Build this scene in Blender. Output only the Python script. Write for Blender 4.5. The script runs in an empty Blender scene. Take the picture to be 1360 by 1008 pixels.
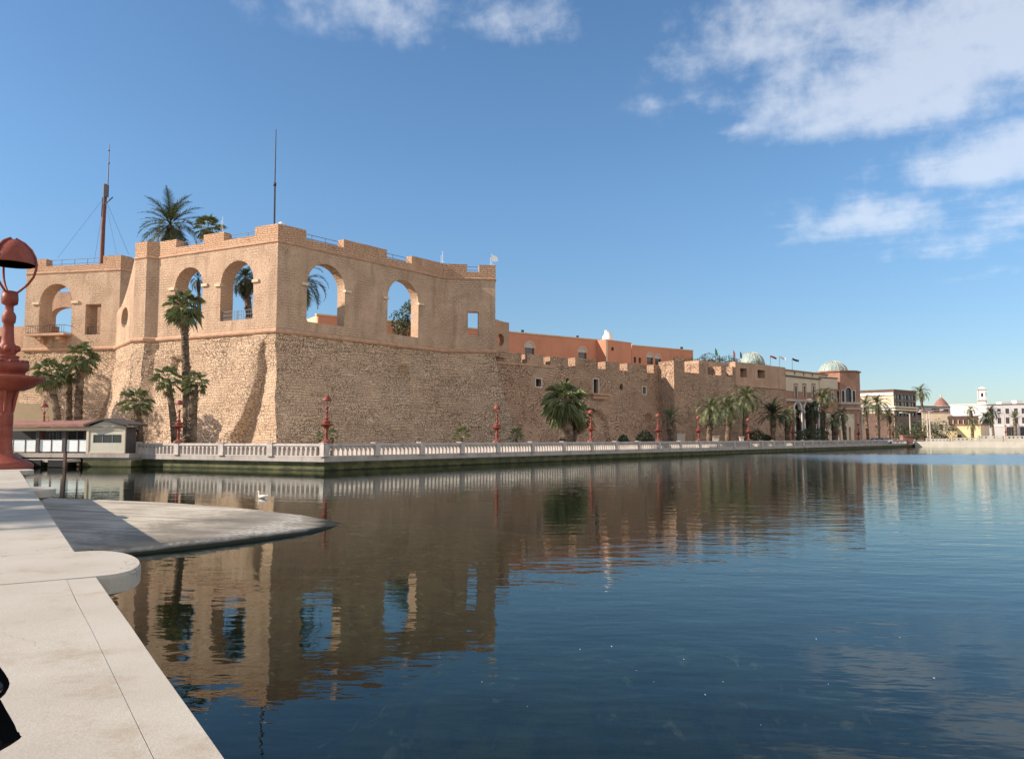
import bpy, math, random
from mathutils import Vector, noise
from mathutils.geometry import tessellate_polygon
R = math.radians
S = bpy.context.scene
COL = S.collection

# ------------------------------------------------------------------ camera
CAMH, FPX, CX, CY, HOR = 2.35, 1040.0, 680.0, 504.0, 582.0
PITCH = math.atan((HOR - CY) / FPX)
cam_d = bpy.data.cameras.new('camera'); cam = bpy.data.objects.new('camera', cam_d); COL.objects.link(cam)
cam.location = (0, 0, CAMH); cam.rotation_euler = (R(90) + PITCH, 0, 0)
cam_d.sensor_width = 36; cam_d.lens = 36 * FPX / 1360
cam_d.clip_start = .05; cam_d.clip_end = 6000
S.camera = cam

# ------------------------------------------------------------------ exposure
S.view_settings.view_transform = 'Standard'; S.view_settings.look = 'None'
S.view_settings.gamma = 1; S.view_settings.exposure = 1.05

# ------------------------------------------------------------------ sun and sky
SUN_AZ, SUN_EL = R(78), R(31)            # azimuth measured from behind the camera towards the left
SUND = Vector((-math.sin(SUN_AZ) * math.cos(SUN_EL), -math.cos(SUN_AZ) * math.cos(SUN_EL), math.sin(SUN_EL)))
sl = bpy.data.lights.new('sun', 'SUN'); sl.energy = 3.7; sl.angle = R(.5); sl.color = (1, .89, .77)
so = bpy.data.objects.new('sun', sl); COL.objects.link(so)
so.rotation_euler = SUND.to_track_quat('Z', 'Y').to_euler(); so.location = (-40, -10, 60)


def ray(px, py):
    r, u = px - CX, CY - py
    f2 = FPX * math.cos(PITCH) - u * math.sin(PITCH); u2 = FPX * math.sin(PITCH) + u * math.cos(PITCH)
    return Vector((r / f2, 1, u2 / f2))
def at(px, py, D):
    d = ray(px, py); return Vector((d.x * D, D, CAMH + d.z * D))
def atz(px, py, z):
    d = ray(px, py); D = (z - CAMH) / d.z; return Vector((d.x * D, D, z))


class NT:
    def __init__(s, nt): s.nt = nt
    def __call__(s, typ, inp=None, **kw):
        n = s.nt.nodes.new('ShaderNode' + typ)
        for k, v in kw.items(): setattr(n, k, v)
        for k, v in (inp or {}).items():
            sk = n.inputs[k]
            if isinstance(v, bpy.types.NodeSocket): s.nt.links.new(v, sk)
            elif isinstance(v, bpy.types.Node): s.nt.links.new(v.outputs[0], sk)
            else: sk.default_value = v
        return n
    def math(s, op, a, b=0.0, c=None, clamp=False):
        i = {0: a, 1: b}
        if c is not None: i[2] = c
        return s('Math', i, operation=op, use_clamp=clamp).outputs[0]
    def vmath(s, op, a, b=(0, 0, 0)):
        return s('VectorMath', {0: a, 1: b}, operation=op)
    def mix(s, f, a, b, blend='MIX'):
        return s('Mix', {0: f, 6: a, 7: b}, data_type='RGBA', blend_type=blend, clamp_factor=True).outputs[2]
    def ramp(s, f, lo, hi, a=0.0, b=1.0):
        return s('MapRange', {0: f, 1: lo, 2: hi, 3: a, 4: b}, interpolation_type='SMOOTHSTEP').outputs[0]
    def noise(s, vec, scale, detail=3, rough=.55):
        return s('TexNoise', {'Vector': vec, 'Scale': scale, 'Detail': detail, 'Roughness': rough})


W = bpy.data.worlds.new('World'); S.world = W; W.use_nodes = True
W.node_tree.nodes.clear(); n = NT(W.node_tree)
sky = n('TexSky', sky_type='NISHITA', sun_disc=False, sun_elevation=SUN_EL, sun_rotation=R(180) + SUN_AZ,
        altitude=0, air_density=1.0, dust_density=.35, ozone_density=3.0)
skyc = n.mix(1.0, n('HueSaturation', {'Saturation': 1.07, 'Value': 1.0, 'Color': sky}).outputs[0], (.86, .95, .97, 1), 'MULTIPLY')
tc = n('TexCoord').outputs['Generated']
sp = n('SeparateXYZ', {0: tc})
hz = n.ramp(sp.outputs[2], -.02, .34, 0, 1)
skyc = n.mix(1.0, skyc, n.mix(hz, (.74, .70, .74, 1), (1, 1, 1, 1)), 'MULTIPLY')
zz = n.math('MAXIMUM', sp.outputs[2], .03)
px_ = n.math('DIVIDE', sp.outputs[0], zz); py_ = n.math('DIVIDE', sp.outputs[1], zz)
plane = n('CombineXYZ', {0: px_, 1: py_, 2: 0.0}).outputs[0]
def skyp(x, y):
    d = ray(x, y); return (d.x / d.z, 1 / d.z)
# clouds: soft blobs of a thin layer (plane coordinates at unit height), broken up by noise
mask = None
for (x, y, rx, ry, a) in [(1170, 130, .62, .46, .98), (1260, 90, .55, .45, .85), (1335, 25, .6, .38, .95), (1010, 55, .6, .34, .46), (1100, 15, .5, .26, .55), (1350, 205, .6, .5, .98),
                          (1180, 290, .65, .6, .68), (1330, 300, .9, 1.1, .60), (1000, 170, .22, .12, .6), (610, 18, .48, .22, .60), (480, 8, .5, .2, .34), (1340, 360, .9, .7, .42),
                          (1045, 300, .16, .12, .45), (870, 140, .16, .12, .32), (780, 10, .3, .12, .3)]:
    cx, cy = skyp(x, y)
    dv = n.vmath('SUBTRACT', plane, (cx, cy, 0)).outputs[0]
    dv = n.vmath('MULTIPLY', dv, (1 / rx, 1 / ry, 1)).outputs[0]
    ln = n.vmath('LENGTH', dv).outputs['Value']
    g = n.ramp(ln, 1.35, 0.0, 0, a)
    mask = g if mask is None else n.math('MAXIMUM', mask, g)
rot = n('VectorRotate', {'Vector': plane, 'Angle': R(28)}, rotation_type='Z_AXIS').outputs[0]
strv = n.vmath('MULTIPLY', rot, (1.0, 1.35, 1)).outputs[0]
warp = n.noise(strv, 1.7, 3); wv = n.vmath('SCALE', warp.outputs['Color']); wv.inputs['Scale'].default_value = .55
strv = n.vmath('ADD', strv, wv.outputs[0]).outputs[0]
cn = n.noise(strv, 2.1, 8, .55).outputs[0]
cn = n.math('ADD', n.math('MULTIPLY', cn, .45), n.math('MULTIPLY', n.noise(n('VectorRotate', {'Vector': tc, 'Angle': R(20)}, rotation_type='Y_AXIS').outputs[0], 7.5, 7, .56).outputs[0], .55))
cn2 = n.noise(tc, 26.0, 5, .6).outputs[0]
dens = n.math('ADD', n.math('MULTIPLY', cn, 1.55), n.math('MULTIPLY', cn2, .62))
cl = n.math('SUBTRACT', n.math('ADD', dens, n.math('MULTIPLY', mask, .72)), 1.28)
cl = n.ramp(cl, -.03, .46, 0, .64)
cl = n.math('MULTIPLY', cl, n.ramp(mask, 0.02, .3))
fill_bank = n.math('ADD', n.math('MULTIPLY', sp.outputs[0], .72), n.math('MULTIPLY', sp.outputs[1], -.70))  # unseen bright cloud bank behind right, added to lift the shaded walls
fill_bank = n.math('MULTIPLY', n.ramp(fill_bank, .10, .42), n.ramp(sp.outputs[2], .0, .10)); fill_bank = n.math('MULTIPLY', fill_bank, n.ramp(sp.outputs[2], .95, .60))
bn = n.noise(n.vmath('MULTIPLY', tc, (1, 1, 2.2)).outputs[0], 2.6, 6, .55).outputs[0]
fill_bank = n.math('MULTIPLY', fill_bank, n.ramp(bn, .34, .56))
cloudc = n.mix(.25, (6.2, 6.3, 6.5, 1), skyc)
skyf = n.mix(cl, skyc, cloudc)
skyf = n.mix(n.math('MULTIPLY', fill_bank, .95), skyf, (9.0, 8.5, 7.9, 1))
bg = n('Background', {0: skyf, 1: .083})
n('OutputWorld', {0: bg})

# ------------------------------------------------------------------ materials
def new_mat(name):
    m = bpy.data.materials.new(name); m.use_nodes = True; m.node_tree.nodes.clear()
    q = NT(m.node_tree); return m, q
def finish(q, col, rough=.85, height=None, dist=.02, strength=1.0, metal=0.0, spec=.25, extra=None):
    i = {'Base Color': col, 'Roughness': rough, 'Metallic': metal, 'Specular IOR Level': spec}
    if height is not None:
        b = q('Bump', {'Height': height, 'Distance': dist, 'Strength': strength}); i['Normal'] = b.outputs[0]
    i.update(extra or {})
    p = q('BsdfPrincipled', i); q('OutputMaterial', {0: p}); return p
def c4(c): return (c[0], c[1], c[2], 1)

def plain(name, c, rough=.7, var=.25, scale=3.0, bump=.003, metal=0.0, spec=.3, stain=0.0):
    m, q = new_mat(name); o = q('TexCoord').outputs['Object']
    a = q.noise(o, scale, 4).outputs[0]; b = q.noise(o, scale * 9, 3).outputs[0]
    f = q.math('ADD', q.math('MULTIPLY', a, .65), q.math('MULTIPLY', b, .35))
    f = q.ramp(f, .25, .75)
    col = q.mix(f, c4([x * (1 - var) for x in c]), c4([min(1, x * (1 + var * .7)) for x in c]))
    if stain:
        st = q('Mapping', {'Vector': o, 'Scale': (scale * 2, scale * 2, scale * .25)}).outputs[0]
        s2 = q.ramp(q.noise(st, 1.0, 4).outputs[0], .5, .75, 0, stain)
        col = q.mix(s2, col, c4([x * .4 for x in c]))
    finish(q, col, rough, b, bump, 1, metal, spec); return m

def stone(name, ca, cb, cm, course=.38, width=.8, dist=.09, rubble=.5, distort=.16):
    m, q = new_mat(name); uv = q('TexCoord').outputs['UV']
    nz = q.noise(uv, 1.3, 3); d1 = q.vmath('SUBTRACT', nz.outputs['Color'], (.5, .5, .5)).outputs[0]
    sc = q.vmath('SCALE', d1); sc.inputs['Scale'].default_value = distort * 2
    nz2 = q.noise(uv, .17, 2); d2 = q.vmath('SUBTRACT', nz2.outputs['Color'], (.5, .5, .5)).outputs[0]
    sc2 = q.vmath('SCALE', d2); sc2.inputs['Scale'].default_value = 1.6
    v = q.vmath('ADD', uv, sc.outputs[0]).outputs[0]; v = q.vmath('ADD', v, sc2.outputs[0]).outputs[0]
    br = q('TexBrick', {'Vector': v, 'Color1': (0, 0, 0, 1), 'Color2': (1, 1, 1, 1), 'Mortar': (.5, .5, .5, 1), 'Scale': 1.0, 'Mortar Size': .030,
                        'Mortar Smooth': .35, 'Bias': 0.0, 'Brick Width': width, 'Row Height': course}, offset=.43, squash=.7, squash_frequency=3)
    vs = q.vmath('MULTIPLY', v, (1.0 / width * 1.5, 1.0 / course * .95, 1)).outputs[0]
    vo = q('TexVoronoi', {'Vector': vs, 'Scale': 1.0, 'Randomness': 1.0}, feature='DISTANCE_TO_EDGE').outputs['Distance']
    vc = q('TexVoronoi', {'Vector': vs, 'Scale': 1.0, 'Randomness': 1.0}, feature='F1').outputs['Color']
    vcx = q('SeparateColor', {0: vc}).outputs[0]
    patch = q.ramp(q.noise(uv, .22, 3).outputs[0], .38, .62)          # where the courses dissolve into rubble
    patch = q.math('MULTIPLY', patch, rubble * 2, clamp=True)
    gapb = br.outputs['Fac']; gapv = q.ramp(vo, .0, .10, 1, 0)
    gap = q.math('ADD', q.math('MULTIPLY', gapb, q.math('SUBTRACT', 1.0, patch)), q.math('MULTIPLY', gapv, patch))
    br1 = q('SeparateColor', {0: br.outputs['Color']}).outputs[0]
    tone = q.math('ADD', q.math('MULTIPLY', br1, q.math('SUBTRACT', 1.0, patch)), q.math('MULTIPLY', vcx, patch))
    big = q.noise(uv, .12, 5, .6).outputs[0]
    tone2 = q.math('ADD', q.math('MULTIPLY', tone, .55), q.math('MULTIPLY', q.ramp(big, .3, .7), .45))
    col = q.mix(tone2, c4(cb), c4(ca))
    st = q('Mapping', {'Vector': uv, 'Scale': (.7, .09, 1)}).outputs[0]
    streak = q.ramp(q.noise(st, 1.0, 5).outputs[0], .52, .78, 0, .45)
    col = q.mix(streak, col, c4([x * .55 for x in cb]))
    rpm = q.ramp(q.noise(uv, .11, 5, .65).outputs[0], .56, .64); big2 = q.ramp(q.noise(uv, .33, 4, .6).outputs[0], .60, .70, 0, .6)
    col = q.mix(q.math('MULTIPLY', rpm, .75), col, q.mix(q.noise(uv, 2.2, 4, .6).outputs[0], c4([x * .86 for x in cb]), c4([min(1, x * 1.02) for x in ca])))
    col = q.mix(big2, col, c4([cb[0] * .72, cb[1] * .68, cb[2] * .66]))
    gap = q.math('MULTIPLY', gap, q.math('SUBTRACT', 1.0, q.math('MULTIPLY', rpm, .75)))
    gn = q.math('MULTIPLY', gap, q.ramp(q.noise(uv, 1.9, 3).outputs[0],   .30, .52, .30, 1.0))
    col = q.mix(q.math('MULTIPLY', gn, .85), col, c4(cm))
    fine = q.noise(uv, 7.0, 4).outputs[0]
    h = q.math('ADD', q.math('MULTIPLY', q.math('SUBTRACT', 1.0, gap), .8), q.math('MULTIPLY', fine, .55))
    h = q.math('ADD', h, q.math('MULTIPLY', tone, .45))
    finish(q, col, .92, h, dist, 1, 0, .1); return m

def plaster(name, ca, cb, cd, dist=.04, ghost=.25):
    m, q = new_mat(name); uv = q('TexCoord').outputs['UV']
    a = q.noise(uv, .35, 5, .65).outputs[0]; b = q.noise(uv, 4.6, 3, .6).outputs[0]; c = q.noise(uv, 13, 3).outputs[0]
    col = q.mix(q.ramp(a, .3, .7), c4(cb), c4(ca))
    sp_ = q.ramp(b, .53, .70, 0, .75); col = q.mix(sp_, col, c4(cd))
    lt = q.ramp(q.noise(uv, 1.1, 4).outputs[0], .64, .72, 0, .35); col = q.mix(lt, col, c4([x * 1.25 for x in ca]))
    st = q('Mapping', {'Vector': uv, 'Scale': (.8, .1, 1)}).outputs[0]
    col = q.mix(q.ramp(q.noise(st, 1.0, 5).outputs[0],   .47, .74, 0, .65), col, c4([x * .58 for x in cb]))
    pt = q.ramp(q.noise(uv, .55, 6, .7).outputs[0], .55, .60, 0, .5); col = q.mix(pt, col, c4((ca[0] * .82, ca[1] * .78, ca[2] * .76)))
    wz = q.vmath('SCALE', q.noise(uv, 1.2, 3).outputs['Color']); wz.inputs['Scale'].default_value = .3
    gb = q('TexBrick', {'Vector': q.vmath('ADD', uv, wz.outputs[0]).outputs[0], 'Color1': (0, 0, 0, 1), 'Color2': (1, 1, 1, 1), 'Mortar': (.5, .5, .5, 1), 'Scale': 1.0, 'Mortar Size': .03, 'Mortar Smooth': .5, 'Brick Width': .62, 'Row Height': .31}, offset=.5)
    gm = q.math('MULTIPLY', gb.outputs['Fac'], q.ramp(q.noise(uv, .28, 4, .6).outputs[0], .42, .60)); col = q.mix(q.math('MULTIPLY', gm, ghost * 1.5), col, c4(cd))
    gt = q('SeparateColor', {0: gb.outputs['Color']}).outputs[0]; col = q.mix(q.math('MULTIPLY', gt, .22), col, c4([x * .74 for x in ca]))
    h = q.math('ADD', q.math('MULTIPLY', b, .7), q.math('MULTIPLY', c, .5)); h = q.math('SUBTRACT', h, q.math('MULTIPLY', gm, .35))
    finish(q, col, .92, h, dist, 1, 0, .1); return m

M = {}
M['stone'] = stone('sandstone masonry', (.65, .48, .335), (.51, .345, .23), (.22, .13, .08), .30, .50, .19, .8, .13)
M['stone2'] = stone('rampart masonry', (.60, .40, .27), (.44, .275, .18), (.17, .10, .065), .32, .52, .20, .8, .13)
M['parapet'] = stone('parapet stone', (.62, .395, .255), (.48, .285, .18), (.2, .115, .07), .26, .6, .07, .15, .1)
M['plaster'] = plaster('rough sand plaster', (.585, .41, .285), (.48, .325, .22), (.29, .18, .115), .16)
M['plaster2'] = plaster('grey sand plaster', (.57, .365, .245), (.48, .29, .19), (.30, .165, .105), .12)
M['cornice'] = plain('string course stone', (.47, .28, .18), .9, .25, 1.5, .02)
M['impost'] = plain('pale impost stone', (.60, .46, .31), .9, .15, 3, .01)
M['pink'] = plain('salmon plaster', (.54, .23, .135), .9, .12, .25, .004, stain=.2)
M['pinklit'] = plain('sunlit salmon plaster', (.62, .47, .30), .9, .1, .4, .004)  # paler copy of the salmon plaster, sunlight put into its colour
M['white'] = plain('white render', (.74, .71, .66), .8, .1, .4, .004)
M['offwhite'] = plain('grey white render', (.43, .41, .405), .85, .12, .3, .004, stain=.2)
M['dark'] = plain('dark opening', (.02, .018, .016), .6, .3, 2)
M['glass'] = plain('window glass', (.03, .035, .04), .12, .2, 2, .001, 0, .6)
M['iron'] = plain('dark iron', (.05, .05, .055), .5, .3, 4, .002, .4)
M['greymetal'] = plain('galvanised rail', (.16, .165, .18), .55, .2, 4, .002, .5)
M['rust'] = plain('rusty mast', (.16, .065, .045), .6, .35, 2, .002)
M['rail'] = plain('balustrade concrete', (.47, .41, .365), .85, .22, 1.2, .01, stain=.45)
M['railbase'] = plain('quay edge concrete', (.37, .325, .285), .88, .25, .8, .012, stain=.5)
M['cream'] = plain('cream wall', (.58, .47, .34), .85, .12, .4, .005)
M['farwall'] = plain('far quay concrete', (.40, .36, .30), .85, .15, .5, .005, stain=.2)
M['ochre'] = plain('yellow wall', (.70, .55, .30), .85, .1, .4, .005)
M['brick'] = plain('red brown brick', (.36, .19, .125), .9, .25, .8, .01)
M['trim'] = plain('pale window trim', (.50, .42, .34), .85, .12, 1, .005)
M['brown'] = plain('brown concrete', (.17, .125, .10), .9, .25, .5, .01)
M['wood'] = plain('weathered brown wood', (.13, .08, .06), .85, .35, 1, .01)
M['tile'] = plain('red roof tile', (.27, .13, .10), .85, .3, 1.2, .02)
M['darkroof'] = plain('dark eave boards', (.075, .06, .055), .8, .25, 2, .006)
M['panel'] = plain('white painted panel', (.72, .76, .74), .5, .07, 1, .002)
M['cabin'] = plain('grey beige cabin boards', (.50, .475, .385), .7, .12, 1, .003)
M['rubber'] = plain('black rubber', (.015, .015, .016), .6, .3, 3)
M['bird'] = plain('white feathers', (.85, .83, .80), .8, .05, 9, .004)
M['beak'] = plain('orange beak', (.6, .25, .04), .5, .1, 9)
M['carw'] = plain('white car paint', (.75, .75, .76), .3, .05, 1, 0, 0, .5)
M['card'] = plain('dark car paint', (.05, .06, .08), .3, .1, 1, 0, 0, .5)
M['flagg'] = plain('green cloth', (.03, .2, .07), .9, .2, 2)
M['flagr'] = plain('red cloth', (.30, .06, .05), .9, .2, 2)
M['flagk'] = plain('black cloth', (.02, .02, .025), .9, .2, 2)
M['flagw'] = plain('pale cloth', (.6, .58, .58), .9, .2, 2)
M['bag'] = plain('black nylon', (.003, .003, .0035), .95, .3, 30, .001, 0, .05)
M['bagshine'] = plain('black buckle', (.02, .02, .022), .28, .2, 10, .001)

def m_dome():
    m, q = new_mat('pale green dome tiles'); o = q('TexCoord').outputs['Object']
    v = q('TexVoronoi', {'Vector': o, 'Scale': 1.6}, feature='DISTANCE_TO_EDGE').outputs['Distance']
    f = q.ramp(v, .02, .12)
    col = q.mix(f, (.15, .21, .18, 1), q.mix(q.noise(o, .9, 3).outputs[0], (.27, .37, .33, 1), (.42, .48, .43, 1)))
    finish(q, col, .5); return m
M['dome'] = m_dome()

def m_redpaint():
    m, q = new_mat('red iron paint'); o = q('TexCoord').outputs['Object']
    a = q.noise(o, 2.5, 5, .65).outputs[0]; b = q.noise(o, 14, 4).outputs[0]
    col = q.mix(q.ramp(a, .3, .7), (.175, .042, .029, 1), (.28, .075, .050, 1))
    col = q.mix(q.ramp(b, .60, .72, 0, .45), col, (.13, .035, .025, 1))
    st = q('Mapping', {'Vector': o, 'Scale': (9, 9, .8)}).outputs[0]
    col = q.mix(q.ramp(q.noise(st, 1, 4).outputs[0], .55, .75, 0, .35), col, (.42, .16, .10, 1))
    r = q.ramp(a, .3, .8, .42, .62)
    finish(q, col, r, b, .004, 1, 0, .2); return m
M['red'] = m_redpaint()

def m_leaf(name, a, b, c, tr=.15):
    m, q = new_mat(name); o = q('TexCoord').outputs['Object']
    g = q('NewGeometry').outputs['Random Per Island']
    f = q.noise(o, 1.4, 3).outputs[0]
    col = q.mix(g, c4(a), c4(b)); col = q.mix(q.ramp(f, .55, .75, 0, .6), col, c4(c))
    p = q('BsdfPrincipled', {'Base Color': col, 'Roughness': .55, 'Specular IOR Level': .35})
    t = q('BsdfTranslucent', {'Color': q.mix(.5, col, (.16, .19, .03, 1))})
    mx = q('MixShader', {0: tr, 1: p, 2: t}); q('OutputMaterial', {0: mx}); return m
M['fan'] = m_leaf('fan palm leaf', (.10, .125, .052), (.20, .215, .095), (.29, .265, .13))
M['date'] = m_leaf('date palm leaf', (.105, .120, .052), (.20, .215, .105), (.30, .275, .14))
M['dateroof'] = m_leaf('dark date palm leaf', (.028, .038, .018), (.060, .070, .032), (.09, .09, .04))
M['dead'] = m_leaf('dry palm leaf', (.17, .12, .06), (.26, .19, .10), (.12, .08, .04), .05)
M['bush'] = m_leaf('bush leaf', (.030, .048, .020), (.070, .095, .038), (.11, .12, .05))
M['olive'] = m_leaf('olive green leaf', (.05, .06, .03), (.09, .10, .05), (.13, .13, .07))

def m_trunk():
    m, q = new_mat('palm trunk'); o = q('TexCoord').outputs['Object']
    mp = q('Mapping', {'Vector': o, 'Scale': (2.2, 2.2, 4.5)}).outputs[0]
    v = q('TexVoronoi', {'Vector': mp, 'Scale': 1.4}, feature='F1').outputs['Distance']
    f = q.noise(o, 1.2, 4).outputs[0]
    col = q.mix(q.ramp(v, .1, .6), (.20, .145, .10, 1), (.075, .052, .036, 1))
    col = q.mix(q.ramp(f, .4, .7), col, (.24, .18, .13, 1))
    finish(q, col, .95, v, .10, 1, 0, .05); return m
M['trunk'] = m_trunk()

def m_coping(name, ca, cb):
    m, q = new_mat(name); o = q('TexCoord').outputs['Object']
    big = q.noise(o, 1.1, 6, .65).outputs[0]; sm = q.noise(o, 45, 4, .6).outputs[0]; gr = q.noise(o, 260, 2).outputs[0]
    col = q.mix(q.ramp(big, .32, .68), c4(cb), c4(ca))
    col = q.mix(q.ramp(gr, .35, .65, 0, .32), col, c4([x * .72 for x in cb]))
    dirt = q.ramp(q.noise(o, 3.4, 6, .7).outputs[0], .53, .70, 0, .6); col = q.mix(dirt, col, (.30, .225, .145, 1))
    cr = q('TexVoronoi', {'Vector': q.vmath('ADD', o, q.noise(o, 3, 4).outputs['Color']).outputs[0], 'Scale': 1.3}, feature='DISTANCE_TO_EDGE').outputs['Distance']
    crack = q.math('MULTIPLY', q.ramp(cr, .0, .006, 1, 0), q.ramp(q.noise(o, .9, 2).outputs[0], .5, .6))
    col = q.mix(q.math('MULTIPLY', crack, .6), col, (.14, .10, .07, 1))
    pit = q.ramp(q('TexVoronoi', {'Vector': o, 'Scale': 38.0}).outputs['Distance'], .04, .12, .5, 0)
    pit = q.math('MULTIPLY', pit, q.ramp(q.noise(o, 5, 2).outputs[0], .5, .62)); col = q.mix(pit, col, (.16, .12, .08, 1))
    h = q.math('ADD', q.math('MULTIPLY', sm, .6), q.math('MULTIPLY', gr, .5)); h = q.math('SUBTRACT', h, q.math('MULTIPLY', crack, .5))
    finish(q, col, .9, h, .0011, 1, 0, .15); return m
M['coping'] = m_coping('worn pale stone coping', (.49, .44, .37), (.40, .355, .29))
M['wallside'] = plain('parapet side render', (.33, .29, .24), .9, .25, 1.2, .01, stain=.5)

def m_ramp():
    m, q = new_mat('wet stained concrete ramp'); g = q('NewGeometry').outputs['Position']
    z = q('SeparateXYZ', {0: g}).outputs[2]
    nz = q.noise(g, .9, 6, .65).outputs[0]; fn = q.noise(g, 7, 4).outputs[0]
    col = q.mix(q.ramp(nz, .3, .7), (.38, .325, .25, 1), (.56, .49, .39, 1))
    st = q('Mapping', {'Vector': g, 'Rotation': (0, 0, .35), 'Scale': (.25, 2.2, 1)}).outputs[0]
    col = q.mix(q.ramp(q.noise(st, 1, 5).outputs[0], .48, .7, 0, .6), col, (.14, .12, .095, 1))
    wet = q.math('ADD', z, q.math('MULTIPLY', q.math('SUBTRACT', nz, .5), .10))
    damp = q.ramp(q.math('ADD', wet, q.math('MULTIPLY', q.math('SUBTRACT', fn, .5), .10)),   .27, .185, 0, .6); col = q.mix(damp, col, (.115, .10, .078, 1))
    algae = q.ramp(wet, .045, .095, 1, 0)
    salt = q.math('MULTIPLY', q.ramp(wet, .09, .12), q.ramp(wet, .17, .13)); col = q.mix(q.math('MULTIPLY', salt, q.ramp(fn, .4, .6, .1, .6)), col, (.58, .54, .47, 1))
    col = q.mix(algae, col, (.030, .032, .020, 1))
    finish(q, col, q.ramp(wet, .05, .3, .62, .9), fn, .02, 1, 0, .15); return m
M['ramp'] = m_ramp()

def m_quay():
    m, q = new_mat('quay wall with algae'); g = q('NewGeometry').outputs['Position']
    z = q('SeparateXYZ', {0: g}).outputs[2]; nz = q.noise(g, 1.1, 5, .65).outputs[0]
    w = q.math('ADD', z, q.math('MULTIPLY', q.math('SUBTRACT', nz, .5), .25))
    col = q.mix(q.ramp(nz, .3, .7), (.055, .058, .026, 1), (.125, .118, .052, 1))
    col = q.mix(q.ramp(w, .48, .60), col, (.24, .22, .19, 1))
    col = q.mix(q.ramp(w, .16, .02), col, (.025, .028, .015, 1))
    finish(q, col, .8, nz, .03, 1, 0, .2); return m
M['quay'] = m_quay()

def m_ground():
    m, q = new_mat('promenade paving'); g = q('NewGeometry').outputs['Position']
    br = q('TexBrick', {'Vector': g, 'Color1': (.48, .39, .29, 1), 'Color2': (.54, .445, .34, 1), 'Mortar': (.34, .28, .21, 1), 'Scale': 1.0, 'Mortar Size': .012, 'Brick Width': .6, 'Row Height': .6})
    nz = q.noise(g, .3, 5).outputs[0]
    col = q.mix(q.ramp(nz, .45, .75, 0, .5), br.outputs['Color'], (.27, .215, .155, 1))
    finish(q, col, .9, nz, .01); return m
M['ground'] = m_ground()

def m_bed():
    m, q = new_mat('lake bed mud and weed'); g = q('NewGeometry').outputs['Position']
    a = q.noise(g, .22, 5, .62).outputs[0]; b = q.noise(g, 1.3, 5, .65).outputs[0]; c = q.noise(g, 6, 3).outputs[0]
    z = q('SeparateXYZ', {0: g}).outputs[2]
    zz2 = q.math('ADD', z, q.math('MULTIPLY', q.math('SUBTRACT', b, .5), 1.6))
    silt = q.mix(q.ramp(a, .40, .62), (.085, .088, .024, 1), (.18, .17, .055, 1))
    silt = q.mix(q.ramp(b, .5, .72, 0, .7), silt, (.085, .095, .04, 1))
    vo = q('TexVoronoi', {'Vector': q.vmath('ADD', g, q.noise(g, 2, 3).outputs['Color']).outputs[0], 'Scale': 2.3}).outputs['Distance']
    silt = q.mix(q.ramp(vo, .10, .32, .85, 0), silt, (.50, .46, .28, 1)); silt = q.mix(q.ramp(q.noise(g, 1.9, 6, .7).outputs[0], .46, .60, 0, .85), silt, (.035, .05, .03, 1))
    col = q.mix(q.ramp(zz2, -2.4, -1.1), (.004, .020, .016, 1), silt)  # deep bed darkened in the colour, for light lost in deep water
    finish(q, col, .95, c, .05); return m
M['bed'] = m_bed()

def m_water():
    m, q = new_mat('lake water'); g = q('NewGeometry').outputs['Position']
    sp_ = q('SeparateXYZ', {0: g})
    # calm in the lee of the castle, ruffled on the open water to the right and in a wind streak before the far quay
    nzw = q.noise(q.vmath('MULTIPLY', g, (.02, .045, 1)).outputs[0], 1.0, 4).outputs[0]
    nn_ = q.math('MULTIPLY', q.math('SUBTRACT', nzw, .5), 34.0)
    opn = q.ramp(q.math('ADD', sp_.outputs[0], nn_), -8.0, 16.0)
    st1 = q.math('ADD', sp_.outputs[1], q.math('MULTIPLY', nn_, .5))
    streak = q.math('MULTIPLY', q.ramp(st1, 62, 78), q.ramp(st1, 128, 104)); streak = q.math('MULTIPLY', streak, q.ramp(sp_.outputs[0], 22.0, 44.0))
    wd = q.math('ADD', q.math('MULTIPLY', opn, .60), .44); wd = q.math('ADD', wd, q.math('MULTIPLY', streak, 3.0))
    rgh = q.math('ADD', q.math('MULTIPLY', opn, .035), q.math('MULTIPLY', streak, .22))
    gx = q('Mapping', {'Vector': g, 'Rotation': (0, 0, .45), 'Scale': (.75, 1.6, 1)}).outputs[0]
    a = q.noise(gx, .8, 2, .5).outputs[0]; b = q.noise(gx, 2.6, 2, .5).outputs[0]; c = q.noise(gx, 7.0, 2, .5).outputs[0]
    h = q.math('ADD', q.math('MULTIPLY', a, .030), q.math('MULTIPLY', b, .010)); h = q.math('ADD', h, q.math('MULTIPLY', c, .0016))
    h = q.math('MULTIPLY', h, wd)
    bp = q('Bump', {'Height': h, 'Distance': 1.0, 'Strength': .55}).outputs[0]
    fr = q('Fresnel', {'IOR': 1.333, 'Normal': bp}).outputs[0]
    gl = q('BsdfGlossy', {'Color': (.84, .89, .86, 1), 'Roughness': rgh, 'Normal': bp})
    tr = q('BsdfTransparent', {'Color': (.84, .90, .66, 1)})
    df = q('BsdfDiffuse', {'Color': (.004, .020, .015, 1)})
    body = q('MixShader', {0: .14, 1: tr, 2: df})
    mx = q('MixShader', {0: fr, 1: body, 2: gl}); q('OutputMaterial', {0: mx}); return m
M['water'] = m_water()

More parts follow.
